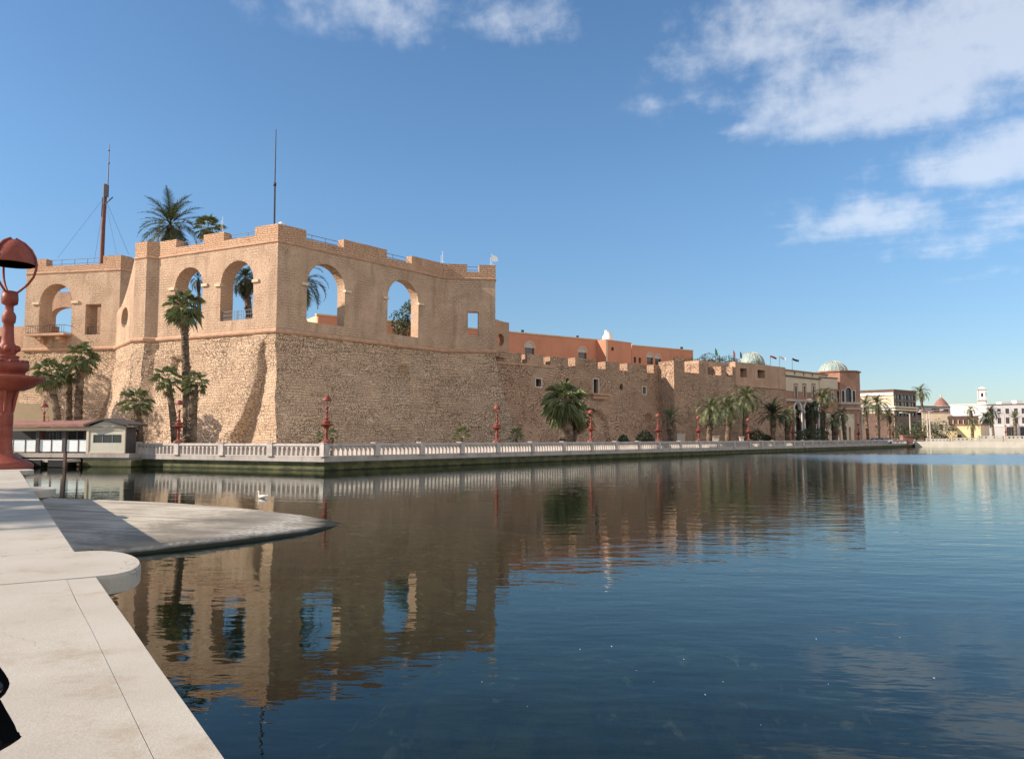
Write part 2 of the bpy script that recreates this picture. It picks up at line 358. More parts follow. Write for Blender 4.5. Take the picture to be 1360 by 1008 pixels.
# ------------------------------------------------------------------ mesh helpers
class MB:
    def __init__(s): s.v = []; s.f = []; s.sm = []
    def face(s, pts, smooth=False):
        b = len(s.v); s.v += [Vector(p) for p in pts]; s.f.append(tuple(range(b, b + len(pts)))); s.sm.append(smooth)
    def grid(s, rows, smooth=True, wrap=False):          # rows of equal length
        b = len(s.v); m = len(rows[0])
        for r in rows: s.v += [Vector(p) for p in r]
        for i in range(len(rows) - 1):
            for j in range(m if wrap else m - 1):
                k = (j + 1) % m
                s.f.append((b + i * m + j, b + i * m + k, b + (i + 1) * m + k, b + (i + 1) * m + j)); s.sm.append(smooth)
    def box(s, a, b, ax=None):                            # axis aligned, or along ax = (origin, ux, uy)
        x0, y0, z0 = a; x1, y1, z1 = b
        P = [(x0, y0, z0), (x1, y0, z0), (x1, y1, z0), (x0, y1, z0), (x0, y0, z1), (x1, y0, z1), (x1, y1, z1), (x0, y1, z1)]
        if ax:
            o, u, w = ax; P = [Vector((o[0] + u[0] * p[0] + w[0] * p[1], o[1] + u[1] * p[0] + w[1] * p[1], p[2])) for p in P]
        for q in ((0, 3, 2, 1), (4, 5, 6, 7), (0, 1, 5, 4), (1, 2, 6, 5), (2, 3, 7, 6), (3, 0, 4, 7)): s.face([P[i] for i in q])
    def tube(s, pts, r, seg=8, cap=True):
        pts = [Vector(p) for p in pts]; rr = r if isinstance(r, (list, tuple)) else [r] * len(pts)
        rows = []; up = Vector((0, 0, 1)); prevx = None
        for i, p in enumerate(pts):
            d = (pts[min(i + 1, len(pts) - 1)] - pts[max(i - 1, 0)]).normalized()
            if prevx is None:
                x = d.cross(up) if abs(d.z) < .95 else d.cross(Vector((0, 1, 0)))
            else: x = prevx - d * prevx.dot(d)
            x.normalize(); y = d.cross(x); prevx = x
            rows.append([p + (x * math.cos(t) + y * math.sin(t)) * rr[i] for t in [2 * math.pi * k / seg for k in range(seg)]])
        s.grid(rows, True, True)
        if cap: s.face(rows[0][::-1]); s.face(rows[-1])
    def lathe(s, prof, c=(0, 0, 0), seg=24):
        c = Vector(c); rows = [[c + Vector((r * math.cos(t), r * math.sin(t), z)) for t in [2 * math.pi * k / seg for k in range(seg)]] for r, z in prof]
        s.grid(rows, True, True)
        if prof[0][0] > 1e-4: s.face(rows[0][::-1])
        if prof[-1][0] > 1e-4: s.face(rows[-1])
    def prism(s, P0, P1, outer, holes=(), T=.5, flip=False, w0=0.0):
        """upright slab from P0 towards P1 (plan), outline and openings in (u, z), thickness T away from the viewer side"""
        d = Vector((P1[0] - P0[0], P1[1] - P0[1], 0)).normalized(); nin = Vector((-d.y, d.x, 0))
        if flip: nin = -nin
        mp = lambda u, z, w: Vector((P0[0], P0[1], 0)) + d * u + nin * w + Vector((0, 0, z))
        loops = [outer] + list(holes)
        tri = tessellate_polygon([[Vector((u, z, 0)) for u, z in lp] for lp in loops])
        flat = [p for lp in loops for p in lp]
        for t in tri:
            a = [flat[i] for i in t]
            s.face([mp(u, z, w0) for u, z in a]); s.face([mp(u, z, w0 + T) for u, z in a][::-1])
        for lp in loops:
            for i in range(len(lp)):
                (u0, z0), (u1, z1) = lp[i], lp[(i + 1) % len(lp)]
                s.face([mp(u0, z0, w0), mp(u1, z1, w0), mp(u1, z1, w0 + T), mp(u0, z0, w0 + T)])
    def sweep(s, pts, prof, closed=False):                # plan polyline, profile of (outward offset, z); outward = right-hand side of travel
        pts = [Vector((p[0], p[1])) for p in pts]; N = len(pts); rows = []
        for i in range(N):
            a = (pts[i] - pts[i - 1]).normalized() if i else (pts[1] - pts[0]).normalized()
            b = (pts[i + 1] - pts[i]).normalized() if i < N - 1 else a
            na, nb = Vector((a.y, -a.x)), Vector((b.y, -b.x)); m = (na + nb); m = m / max(.35, m.dot(na))
            rows.append([(pts[i].x + m.x * o, pts[i].y + m.y * o, z) for o, z in prof])
        s.grid(rows, False, False); s.face(rows[0]); s.face(rows[-1][::-1])
    def build(s, name, m, parent=None, off=(0, 0, 0), merge=0.0):
        off = Vector(off); me = bpy.data.meshes.new(name)
        me.from_pydata([v - off for v in s.v], [], s.f)
        me.polygons.foreach_set('use_smooth', s.sm)
        uv = me.uv_layers.new(name='UV').data
        for p in me.polygons:
            nn = p.normal; tx, ty = -nn.y, nn.x; l = math.hypot(tx, ty)
            for li in p.loop_indices:
                w = me.vertices[me.loops[li].vertex_index].co
                if l > .5: uv[li].uv = ((w.x * tx + w.y * ty) / l, w.z)
                else: uv[li].uv = (w.x, w.y)
        me.materials.append(M[m] if isinstance(m, str) else m); me.update()
        o = bpy.data.objects.new(name, me); COL.objects.link(o)
        if parent is not None: o.parent = parent
        else: o.location = off
        return o
def tag(o, label, cat, group=None):
    o['label'] = label; o['category'] = cat
    if group: o['group'] = group
    return o
def struct(o): o['kind'] = 'structure'; return o
def thing(name, loc, label, cat, group=None, rz=0.0):
    o = bpy.data.objects.new(name, None); COL.objects.link(o); o.location = loc; o.rotation_euler = (0, 0, rz)
    o.empty_display_size = .3
    return tag(o, label, cat, group)
def copy_tree(o, parent=None):
    c = o.copy(); COL.objects.link(c)
    if parent is not None: c.parent = parent
    for ch in list(o.children): copy_tree(ch, c)
    return c
def arch(u0, u1, z0, zs, n=12, rise=None):               # opening with a round head: jambs from z0 to zs
    r = (u1 - u0) / 2; c = (u0 + u1) / 2; h = rise or r
    return [(u0, z0)] + [(c - r * math.cos(math.pi * k / n), zs + h * math.sin(math.pi * k / n)) for k in range(n + 1)] + [(u1, z0)]
def rect(u0, u1, z0, z1): return [(u0, z0), (u0, z1), (u1, z1), (u1, z0)]
def oval(c, z, ru, rz, n=14): return [(c + ru * math.cos(2 * math.pi * k / n), z + rz * math.sin(2 * math.pi * k / n)) for k in range(n)]
def uz(px, py, P0, P1):                                   # where a sight line meets an upright plan line: (distance along, height)
    d = ray(px, py); dx, dy = P1[0] - P0[0], P1[1] - P0[1]; L = math.hypot(dx, dy); dx /= L; dy /= L
    t = (d.x * P0[1] - P0[0]) / (dx - d.x * dy); D = P0[1] + dy * t
    return t, CAMH + d.z * D
def axq_(P0, P1):
    d = Vector((P1[0] - P0[0], P1[1] - P0[1])).normalized(); return (P0, (d.x, d.y), (-d.y, d.x))
def lerp(a, b, t): return a + (b - a) * t
def v2(a, b, t): return (lerp(a[0], b[0], t), lerp(a[1], b[1], t))
def dist(a, b): return math.hypot(b[0] - a[0], b[1] - a[1])

# ------------------------------------------------------------------ ground, water
QC = (-13.6, 57.0)                       # corner of the far quay
QL = (-32.0, 66.4); QLL = (-120.0, 66.6)
QE = (109.0, 213.0); QR = (320.0, 62.3)
DECK = 1.0
WD = Vector((-.548, .836, 0)).normalized()               # direction of the near parapet
WN = Vector((WD.y, -WD.x, 0))                            # towards the water
WE = Vector((-.4115, 1.164, 0))                          # a point of its water-side edge
mb = MB()
far = [(900, 62), (1500, 62), (1500, 3000), (-1500, 3000), (-1500, 66.6)]
shore = [QLL, QL, QC, QE, QR]
mb.face([(x, y, DECK) for x, y in shore + far])
struct(mb.build('promenade_ground', 'ground'))
# far quay face: plinth beam above a recessed algae covered wall
mb = MB(); mb.sweep(shore, [(-.25, DECK - .36), (-.25, -4.0), (-1.0, -4.0), (-1.0, DECK - .36)])
struct(mb.build('quay_wall', 'quay'))
mb = MB(); mb.sweep([QL, QC, QE], [(.12, DECK + .01), (.12, DECK - .36), (-.4, DECK - .36), (-.4, DECK + .01)])
struct(mb.build('quay_edge', 'railbase'))
# water and bed
mb = MB(); mb.face([(-400, -200, 0), (700, -200, 0), (700, 400, 0), (-400, 400, 0)])
struct(mb.build('water', 'water'))
mb = MB(); rows = []
for j in range(0, 120):
    y = -6 + j * .6 + max(0, j - 70) * 4.2; row = []
    for i in range(0, 130):
        x = -45 + i * .7 + max(0, i - 90) * 6.5
        p = Vector((x, y, 0)); sh = math.exp(-(((x + 6) / 13) ** 2 + ((y - 25) / 15) ** 2)) + .95 * math.exp(-(((x - .3) / 2.4) ** 2 + ((y - 10.6) / 1.7) ** 2)) + .7 * math.exp(-(((x - 3.6) / 2.6) ** 2 + ((y - 11.6) / 1.1) ** 2)) + .7 * math.exp(-(((x + 2.6) / 1.2) ** 2 + ((y - 7.5) / .5) ** 2))
        z = -3.2 + 2.5 * min(1, sh) + .5 * noise.noise(p * .06) + .35 * noise.noise(p * .35)
        row.append((x, y, min(-.35, z)))
    rows.append(row)
mb.grid(rows); struct(mb.build('lake_bed', 'bed'))
# landward deck behind the near parapet
a = WE - WN * .62 - WD * 60; b = WE - WN * .62 + WD * 77
mb = MB(); mb.face([(a.x, a.y, .95), (b.x, b.y, .95), (-120, b.y, .95), (-120, a.y, .95)])
struct(mb.build('near_promenade', 'ground'))

# boat ramp
ramp_out = [atz(x, y, z) for x, y, z in [(40, 655, .55), (75, 661, .50), (150, 664, .42), (230, 668.5, .33), (300, 673, .26), (350, 678, .20), (400, 684, .12), (435, 690.5, .05), (458, 695.5, -.01), (463, 697.5, -.05)]]
ramp_in = [atz(x, y, z) for x, y, z in [(55, 737, .24), (105, 731, .21), (170, 725.5, .17), (250, 718.5, .155), (310, 713, .14), (355, 708.5, .12), (400, 704, .09), (430, 699.5, .06), (452, 697.6, .0), (462, 698, -.05)]]
mb = MB(); rows = []
for a_, b_ in zip(ramp_out, ramp_in):
    row = []
    for k in range(13):
        p = a_.lerp(b_, k / 12); p = p + Vector((0, 0, .03 * noise.noise(p * .8))); row.append(p)
    rows.append(row + [row[-1] + Vector((.05 + .15 * noise.noise(row[-1] * 1.7), -.15, -.25)), row[-1] + Vector((.1, -.5, -1.2))])
fine = []
for i in range(len(rows) - 1):
    for k in range(6): fine.append([p.lerp(q, k / 6) + Vector((0, 0, .0)) for p, q in zip(rows[i], rows[i + 1])])
fine.append(rows[-1]); mb.grid(fine)
mb.grid([[p + Vector((0, .6, -1.2)) for p in ramp_out], list(ramp_out)])
struct(mb.build('boat_ramp', 'ramp'))

# ------------------------------------------------------------------ near parapet
PZ = CAMH - .46
def wp(t, off, z): p = WE + WD * t + WN * off; return Vector((p.x, p.y, z))
par = thing('parapet_wall', tuple(wp(4, -.3, .95)), 'broad pale stone parapet with round bastion ends running from the bottom left to the red lamp', 'wall')
po = par.location
def strip(t0, t1, o0, o1, z0, z1, name, m, bev=.012, parent=par):
    b = MB(); nseg = max(2, int((t1 - t0) / .4)); rows = []
    for k in range(nseg + 1):
        t = lerp(t0, t1, k / nseg); j = .003 * noise.noise(Vector((t * 3, o0 * 9, 0)))
        rows.append([wp(t, o0, z0), wp(t, o0, z1 - bev), wp(t, o0 + bev, z1), wp(t, o1 - bev + j, z1), wp(t, o1 + j, z1 - bev), wp(t, o1 + j, z0)])
    b.grid(rows, False); b.face(rows[0][::-1]); b.face(rows[-1])
    return b.build(name, m, parent, po)
# knobs: half round stone heads carried on set back posts
KN = [2.12 + 5.1 * k for k in range(-1, 16)]              # centre of each head along the wall
for kt in KN:
    b = MB(); prof = []
    hw, dep = .34, .172
    ring = [(-hw, -.62), (-hw, -.02)] + [(-hw * math.cos(math.pi * k / 20), dep * math.sin(math.pi * k / 20) ** .8) for k in range(1, 20)] + [(hw, -.02), (hw, -.62)]
    top = [wp(kt + u, o, PZ + .002) for u, o in ring]; top2 = [wp(kt + u * 1.012, o * 1.03 if o > 0 else o, PZ - .010) for u, o in ring]; bot = [wp(kt + u * 1.012, o * 1.03 if o > 0 else o, PZ - .062) for u, o in ring]
    und = [wp(kt + u * .8, min(o, 0) + max(o, 0) * .45, PZ - .09) for u, o in ring]; low = [wp(kt + u * .8, min(o, 0) + max(o, 0) * .45, -1.0) for u, o in ring]
    b.grid([low, und, bot, top2, top], False); b.face(top)
    b.build('bastion_head', 'coping', par, po)
for a_, b_ in zip(KN[:-1], KN[1:]):
    t0, t1 = a_ + .335, b_ - .335
    if a_ < 0:
        strip(t0 + .004, t1 - .004, -.62, -.0862, PZ - .10, PZ - .0003, 'coping_slab', 'coping', .0006)
        strip(t0 + .004, t1 - .004, -.0856, 0, PZ - .10, PZ - .0012, 'coping_slab', 'coping', .0008)
    else:
        ts = [t0, lerp(t0, t1, .36), lerp(t0, t1, .7), t1] if a_ < 8 else [t0, lerp(t0, t1, .5), t1]
        for p_, q_ in zip(ts[:-1], ts[1:]): strip(p_ + .006, q_ - .006, -.62, 0, PZ - .10, PZ - .001, 'coping_slab', 'coping')
    strip(t0 - .1, t1 + .1, -.56, -.06, -1.0, PZ - .10, 'wall_body', 'wallside')

# ------------------------------------------------------------------ lamps
def make_lamp(loc, label, H=3.4, rz=0.0, bracket=True):
    L = thing('street_lamp', loc, label, 'street lamp', 'red iron lamps along the quay', rz)
    k = H
    b = MB(); b.lathe([(.116 * k, 0), (.118 * k, .018 * k), (.105 * k, .028 * k), (.075 * k, .042 * k), (.052 * k, .055 * k), (.040 * k, .066 * k), (.0375 * k, .08 * k)], seg=32)
    b.build('base', 'red', L)
    b = MB(); pr = [(.0375 * k, .08 * k), (.035 * k, .12 * k)]
    for zz_ in (.145, .152, .159, .19, .197, .204, .211, .218, .225): pr += [(.034 * k, zz_ * k), (.036 * k, (zz_ + .0025) * k), (.034 * k, (zz_ + .005) * k)]
    pr += [(.034 * k, .30 * k), (.040 * k, .325 * k), (.048 * k, .335 * k)]
    b.lathe(pr, seg=28)
    for q in range(6):
        a = math.pi * 2 * q / 6 + .3; c_, s_ = math.cos(a), math.sin(a)
        b.tube([(c_ * .036 * k, s_ * .036 * k, .245 * k), (c_ * .041 * k, s_ * .041 * k, .29 * k), (c_ * .052 * k, s_ * .052 * k, .335 * k)], [.005 * k, .007 * k, .006 * k], 6)
    b.build('column', 'red', L)
    b = MB(); b.lathe([(.045 * k, .333 * k), (.07 * k, .336 * k), (.105 * k, .352 * k), (.132 * k, .371 * k), (.148 * k, .381 * k), (.151 * k, .388 * k), (.146 * k, .394 * k), (.12 * k, .398 * k), (.075 * k, .400 * k), (.068 * k, .415 * k)], seg=36)
    b.build('dish', 'red', L)
    b = MB(); b.lathe([(.066 * k, .399 * k), (.074 * k, .418 * k), (.084 * k, .424 * k), (.086 * k, .452 * k), (.080 * k, .459 * k), (.05 * k, .463 * k), (.042 * k, .475 * k), (.046 * k, .480 * k), (.046 * k, .486 * k), (.03 * k, .49 * k)], seg=32)
    for q in range(12):
        a = math.pi * 2 * q / 12; b.box((.058 * k, -.008 * k, .458 * k), (.084 * k, .008 * k, .466 * k), ((0, 0), (math.cos(a), math.sin(a)), (-math.sin(a), math.cos(a))))
    b.build('drum', 'red', L)
    b = MB(); b.lathe([(.030 * k, .488 * k), (.034 * k, .497 * k), (.038 * k, .513 * k), (.036 * k, .528 * k), (.026 * k, .542 * k), (.024 * k, .56 * k), (.021 * k, .60 * k), (.020 * k, .628 * k), (.025 * k, .632 * k), (.027 * k, .648 * k), (.027 * k, .662 * k), (.022 * k, .674 * k), (.017 * k, .680 * k), (.016 * k, .705 * k), (.020 * k, .708 * k), (.031 * k, .714 * k), (.033 * k, .735 * k), (.030 * k, .768 * k), (.012 * k, .772 * k)], seg=24)
    for q in range(5):
        a = math.pi * 2 * q / 5 + .5; b.lathe([(.001, .500 * k), (.013 * k, .507 * k), (.016 * k, .517 * k), (.011 * k, .529 * k), (.001, .533 * k)], (.036 * k * math.cos(a), .036 * k * math.sin(a), 0), 8)
    b.build('stem', 'red', L)
    for q in range(3):
        a = math.pi * 2 * q / 3 - 1.75 + .25; c_, s_ = math.cos(a), math.sin(a); b = MB()
        pts = [(.026, .765), (.040, .778), (.066, .805), (.086, .838), (.094, .87), (.096, .895), (.090, .925), (.074, .957), (.048, .984), (.012, 1.004)]
        b.tube([(c_ * r_ * k, s_ * r_ * k, z_ * k) for r_, z_ in pts], .0052 * k, 8); b.build('rib', 'red', L)
    b = MB(); b.lathe([(.092 * k, .889 * k), (.0935 * k, .893 * k), (.086 * k, .925 * k), (.070 * k, .955 * k), (.046 * k, .981 * k), (.020 * k, .998 * k), (.0, 1.002 * k)], seg=36)
    b.lathe([(.0915 * k, .889 * k), (.083 * k, .905 * k), (.04 * k, .92 * k), (.0, .924 * k)], seg=36)
    b.build('cap', 'red', L)
    if bracket:
        b = MB(); b.tube([(.105 * k, 0, .40 * k), (.105 * k, 0, .61 * k), (.100 * k, 0, .645 * k), (.085 * k, 0, .66 * k), (.065 * k, 0, .64 * k), (.05 * k, 0, .60 * k), (.028 * k, 0, .585 * k)], .0055 * k, 7)
        b.build('bracket', 'red', L)
    return L
fl = WE + WD * 13.0 - WN * .22
make_lamp((fl.x, fl.y, PZ + .003), 'big red iron lamp with mushroom cap close by on the parapet, left edge', 3.52, -.23, False)
LZ = 2.04
def on_quay(px, A=QC, B=QE):
    t, _ = uz(px, 585, A, B); L = dist(A, B); return Vector((lerp(A[0], B[0], t / L), lerp(A[1], B[1], t / L), 0)), t
lamps = [(433.5, 'red iron lamp on the corner post of the white balustrade'),
         (660, 'red iron lamp in front of the sloping right edge of the big corner tower'),
         (785, 'red iron lamp just right of the large dark fan palm under the rampart'),
         (874.4, 'red iron lamp left of the lone small date palm by the rampart'),
         (928, 'red iron lamp just left of the trio of date palms'),
         (994.4, 'red iron lamp just right of the trio of date palms'),
         (1053.5, 'red iron lamp beside the dark bushes near the arcade of the domed building'),
         (1099, 'left one of two neighbouring red lamps below the domed brick tower'),
         (1140.5, 'red iron lamp right beside the tall white street light below the domed tower'),
         (1186.5, 'red iron lamp in front of the brown concrete block'),
         (1224.5, 'red iron lamp at the far end of the dark quay')]
post_t = []
for px, lb in lamps:
    p, t = on_quay(px); post_t.append(t)
    make_lamp((p.x - .22 * .788 * 0, p.y, LZ), lb, 3.4, .2)
pl, tl = on_quay(237, QC, QL)
make_lamp((pl.x, pl.y, LZ), 'red iron lamp between the palms in front of the sunlit castle face', 3.4, .2)
make_lamp((-40.9, 68.5, LZ), 'red iron lamp showing behind the column of the near lamp', 3.4, .5)
p = at(1336, 579, 250)
make_lamp((p.x, 250, 3.0), 'red iron lamp on the far right light quay wall', 3.5, .2)
p = at(1111, 585, 168); make_lamp((p.x, 168, 1.9), 'right one of two neighbouring red lamps below the domed brick tower', 3.4, 0)

# ------------------------------------------------------------------ balustrades
BZ0, BZ1, BTOP = DECK + .012, 1.78, 1.95
pn = MB(); PL = 4.70
holes = []
for k in range(10):
    c_ = .30 + k * .455; holes.append(arch(c_ - .145, c_ + .145, BZ0 + .10, BZ1 - .22, 6))
pn.prism((0, 0), (1, 0), rect(0, PL, BZ0, BZ1), holes, .24)
panel0 = None
def balustrade(A, B, label, t_end, posts):
    global panel0
    rz = math.atan2(B[1] - A[1], B[0] - A[0])
    T = thing('balustrade', (A[0], A[1], DECK), label, 'balustrade', None, rz)
    cp = MB(); cp.box((.3, -.20, BZ1 - DECK), (t_end, .20, BTOP - DECK - .05)); cp.box((.3, -.15, BTOP - DECK - .05), (t_end, .15, BTOP - DECK)); cp.build('coping', 'rail', T)
    for u in posts:
        b = MB(); b.box((u - .26, -.235, .012), (u + .26, .235, BTOP - DECK + .03)); b.box((u - .30, -.27, BTOP - DECK + .032), (u + .30, .27, BTOP - DECK + .09)); b.box((u - .29, -.262, .013), (u + .29, .262, .12))
        b.build('post', 'rail', T)
    for a_, b_ in zip(posts[:-1], posts[1:]):
        w = b_ - a_ - .52; m_ = MB(); hs = []; nn = max(3, round(w / .46)); pt = w / nn
        for k in range(nn): c_ = pt * (k + .5); hs.append(arch(c_ - pt * .35, c_ + pt * .35, .08, BZ1 - DECK - .225, 8))
        m_.prism((a_ + .26, -.13), (b_ - .26, -.13), rect(0, w, .012, BZ1 - DECK), hs, .26)
        m_.build('baluster_panel', 'rail', T)
    return T
balustrade(QC, QL, 'sunlit pale concrete balustrade with arched slots below the left castle face', dist(QC, QL) - .1, [0, 5.1, 10.2, tl, 20.2])
ps = [0]
for t in post_t[1:]:
    n_ = max(1, round((t - ps[-1]) / 5.2)); a_ = ps[-1]
    ps += [lerp(a_, t, k / n_) for k in range(1, n_ + 1)]
ps1 = [p for p in ps if p < 74]; i_gap = len(ps1)
balustrade(QC, QE, 'long shaded concrete balustrade with arched slots receding to the right past the rampart', dist(QC, QE) - .5, ps)
mb = MB(); mb.sweep([(QE[0] + .2, QE[1] - .3), (130, 198.0), QR], [(.35, 1.5), (.9, -1), (-.5, -1), (-.5, 1.5)])
fw = mb.build('quay_parapet', 'farwall', None, (120, 206, 0)); tag(fw, 'plain cream quay wall with a stepped pierced top at the far right', 'wall')
for (x0, x1, y1) in ((1232, 1261, 582.8), (1265, 1298, 581.3), (1301, 1330, 578.8), (1332, 1366, 578.8), (1368, 1400, 578.6)):
    ua, z1 = uz(x0, y1, QE, QR); ub_, z1 = uz(x1, y1, QE, QR); dq = Vector((QR[0] - QE[0], QR[1] - QE[1])).normalized(); a_ = (QE[0] + dq.x * ua, QE[1] + dq.y * ua); b_ = (QE[0] + dq.x * ub_, QE[1] + dq.y * ub_)
    w = dist(a_, b_); m_ = MB(); hs = []; nn = max(4, int(w / .85)); pt = w / nn; z1 = max(2.25, z1)
    for k in range(nn): hs.append(rect(pt * (k + .27), pt * (k + .73), z1 - .62, z1 - .22))
    m_.prism(a_, b_, rect(0, w, 1.503, z1), hs, .4); m_.box((-.45, -.12, 1.503), (-.003, .6, z1 + .15), axq_(a_, b_))
    m_.build('pierced_parapet', 'farwall', fw, (120, 206, 0))

# ------------------------------------------------------------------ the castle
C0 = (-25.8, 85.0); F1 = (-9.25, 105.0); F2 = (-2.27, 106.0); F3 = (-2.9, 114.0)
p3 = (-42.58, 93.17); p2 = (-43.9, 92.8); p1 = (-45.7, 93.6); p0 = (-51.6, 101.3)
ZC, ZM, ZG, ZT = 14.1, 24.05, 25.0, 26.0
BASE = DECK - .1
cas = thing('castle_tower', (-25, 95, DECK), 'huge sunlit corner tower with open arches, crenellated top and sloping masonry base', 'castle')
co = cas.location
def solve_off(na, nb, ba, bb):
    det = na[0] * nb[1] - na[1] * nb[0]
    if abs(det) < .2: return ((na[0] * ba + nb[0] * bb) / 2, (na[1] * ba + nb[1] * bb) / 2)
    return ((ba * nb[1] - bb * na[1]) / det, (na[0] * bb - nb[0] * ba) / det)
def out_n(a, b):
    L = dist(a, b); return ((b[1] - a[1]) / L, -(b[0] - a[0]) / L)
def battered(tops, bs, z1, z0, extra=None, res=.24, amp=.16, power=1.7, name='lower_wall', m='stone', parent=None, off=(0, 0, 0)):
    """sloping masonry faces under a plan polyline; bs = how far each face's foot stands out"""
    N = len(tops); foots = []
    for i in range(N):
        if i == 0: nn = out_n(tops[0], tops[1]); o = (nn[0] * bs[0], nn[1] * bs[0])
        elif i == N - 1: nn = out_n(tops[-2], tops[-1]); o = (nn[0] * bs[-1], nn[1] * bs[-1])
        else: o = solve_off(out_n(tops[i - 1], tops[i]), out_n(tops[i], tops[i + 1]), bs[i - 1], bs[i])
        foots.append((tops[i][0] + o[0], tops[i][1] + o[1]))
    nv = int((z1 - z0) / res)
    for i in range(N - 1):
        mb = MB(); L = dist(tops[i], tops[i + 1]); nu = max(2, int(L / res)); nn = out_n(tops[i], tops[i + 1]); rows = []
        for j in range(nv + 1):
            v = j / nv; z = lerp(z1, z0, v); g = v ** power; row = []
            a = v2(tops[i], foots[i], g); b = v2(tops[i + 1], foots[i + 1], g)
            for k in range(nu + 1):
                s_ = k / nu; q = v2(a, b, s_); p = Vector((q[0], q[1], z))
                w = min(1, v * 8)
                d = noise.noise_vector(p * .28) * amp * 1.5 + noise.noise_vector(p * .9) * amp * .6 + noise.noise_vector(p * 2.6) * amp * .35
                d.z *= .3; p = p + d * w
                if extra:
                    e = extra(i, s_ * L, z, L); p = p + Vector((nn[0] * e, nn[1] * e, 0)) * w
                row.append(p)
            rows.append(row)
        mb.grid(rows[::-1], True); mb.build(name, m, parent, off)
    return foots
# shape of the worn step on the sunlit face and the two walled up openings
stepl = [uz(x, y, p3, C0) for x, y in [(352, 446), (344, 470), (343, 492), (336, 520), (323, 552), (310, 580)]]
n1 = [uz(529, 484, C0, F1), uz(542, 508, C0, F1)]; n2 = [uz(230, 476, p3, C0), uz(246, 491, p3, C0)]
def face_extra(i, u, z, L):
    e = 0.0
    if i == 3:
        us = None
        for (ua, za), (ub, zb) in zip(stepl[:-1], stepl[1:]):
            if zb <= z <= za: us = lerp(ua, ub, (za - z) / (za - zb))
        if us is None: us = stepl[-1][0] if z < stepl[-1][1] else stepl[0][0]
        deep = lerp(1.35, .3, min(1, max(0, (z - 2) / 11)))
        t = (u - us) / .28; t = min(1, max(0, t)); back = min(1, max(0, (L - u) / (.4 + (L - us) * .75)))
        e -= deep * t * t * (3 - 2 * t) * back
        e += .25 * math.exp(-((u - us + 1.0) / 1.6) ** 2)
        if n2[0][0] < u < n2[1][0] and n2[1][1] < z < n2[0][1]: e -= .5
        e += .25 * max(0, noise.noise(Vector((u * .5, z * .35, 3)))) * max(0, (8 - z) / 8)
    if i == 4 and n1[0][0] < u < n1[1][0] and n1[1][1] < z < n1[0][1]: e -= .55
    return e
battered([p0, p1, p2, p3, C0, F1, F2, F3], [1.8, 1.7, 1.5, 1.5, 2.2, 2.0, 4.5], ZC, BASE, face_extra, parent=cas, off=co)

def merlons(gaps, L, zb, zg, zt, u0=0.0):
    o = [(u0, zb), (u0, zt)]
    for a_, b_ in gaps: o += [(a_, zt), (a_, zg), (b_, zg), (b_, zt)]
    return o + [(L, zt), (L, zb)]
def wall_face(P0, P1, holes, gaps, T, zb=ZC, zm=ZM, zg=ZG, zt=ZT, m='plaster', mp='parapet', parent=cas, off=co, u0=0.0):
    L = dist(P0, P1); b = MB(); b.prism(P0, P1, rect(u0, L, zb, zm), holes, T); b.build('upper_wall', m, parent, off)
    b = MB(); b.prism(P0, P1, merlons(gaps, L, zm + .003, zg, zt, u0), (), min(T, 1.1), w0=-.03); b.build('battlement', mp, parent, off)
def pxr(x0, y0, x1, y1, P0, P1):                          # opening from picture corners, level sill
    u0, z1 = uz(x0, y0, P0, P1); u1, z0 = uz(x1, y1, P0, P1); return u0, u1, z0, z1
def px_arch(xl, xr, xa, ya, ysill, P0, P1, n=14):
    u0 = uz(xl, 420, P0, P1)[0]; u1 = uz(xr, 420, P0, P1)[0]; za = uz(xa, ya, P0, P1)[1]; zs = uz(xl, ysill, P0, P1)[1]
    return (u0, u1, zs, za - (u1 - u0) / 2)
def impost(P0, P1, u, z, w=.9, parent=cas, off=co):
    d = Vector((P1[0] - P0[0], P1[1] - P0[1])).normalized(); o = (P0[0] + d.x * u, P0[1] + d.y * u)
    b = MB(); b.box((-w / 2, -.20, z - .16), (w / 2, .3, z + .16), (o, (d.x, d.y), (-d.y, d.x))); b.build('impost', 'impost', parent, off)
def gapsx(lst, P0, P1): return [(uz(a_, 320, P0, P1)[0], uz(b_, 320, P0, P1)[0]) for a_, b_ in lst]
def railing(P0, P1, u0, u1, z0, z1, parent=cas, off=co, inset=.7, rails=3, nm='railing', m='greymetal', bars=0, r=.035):
    d = Vector((P1[0] - P0[0], P1[1] - P0[1])).normalized(); q = lambda u, z: (P0[0] + d.x * u - d.y * inset, P0[1] + d.y * u + d.x * inset, z)
    b = MB()
    for k in range(rails): z = lerp(z1, z0 + .12, k / max(1, rails - 1)); b.tube([q(u0, z), q(u1, z)], r, 6)
    n_ = max(2, int((u1 - u0) / 1.9) + 1)
    for k in range(n_): u = lerp(u0, u1, k / (n_ - 1)); b.tube([q(u, z0), q(u, z1)], r * 1.2, 6)
    for k in range(bars): u = lerp(u0, u1, (k + .5) / bars); b.tube([q(u, z0), q(u, z1)], r * .7, 5)
    return b.build(nm, m, parent, off)

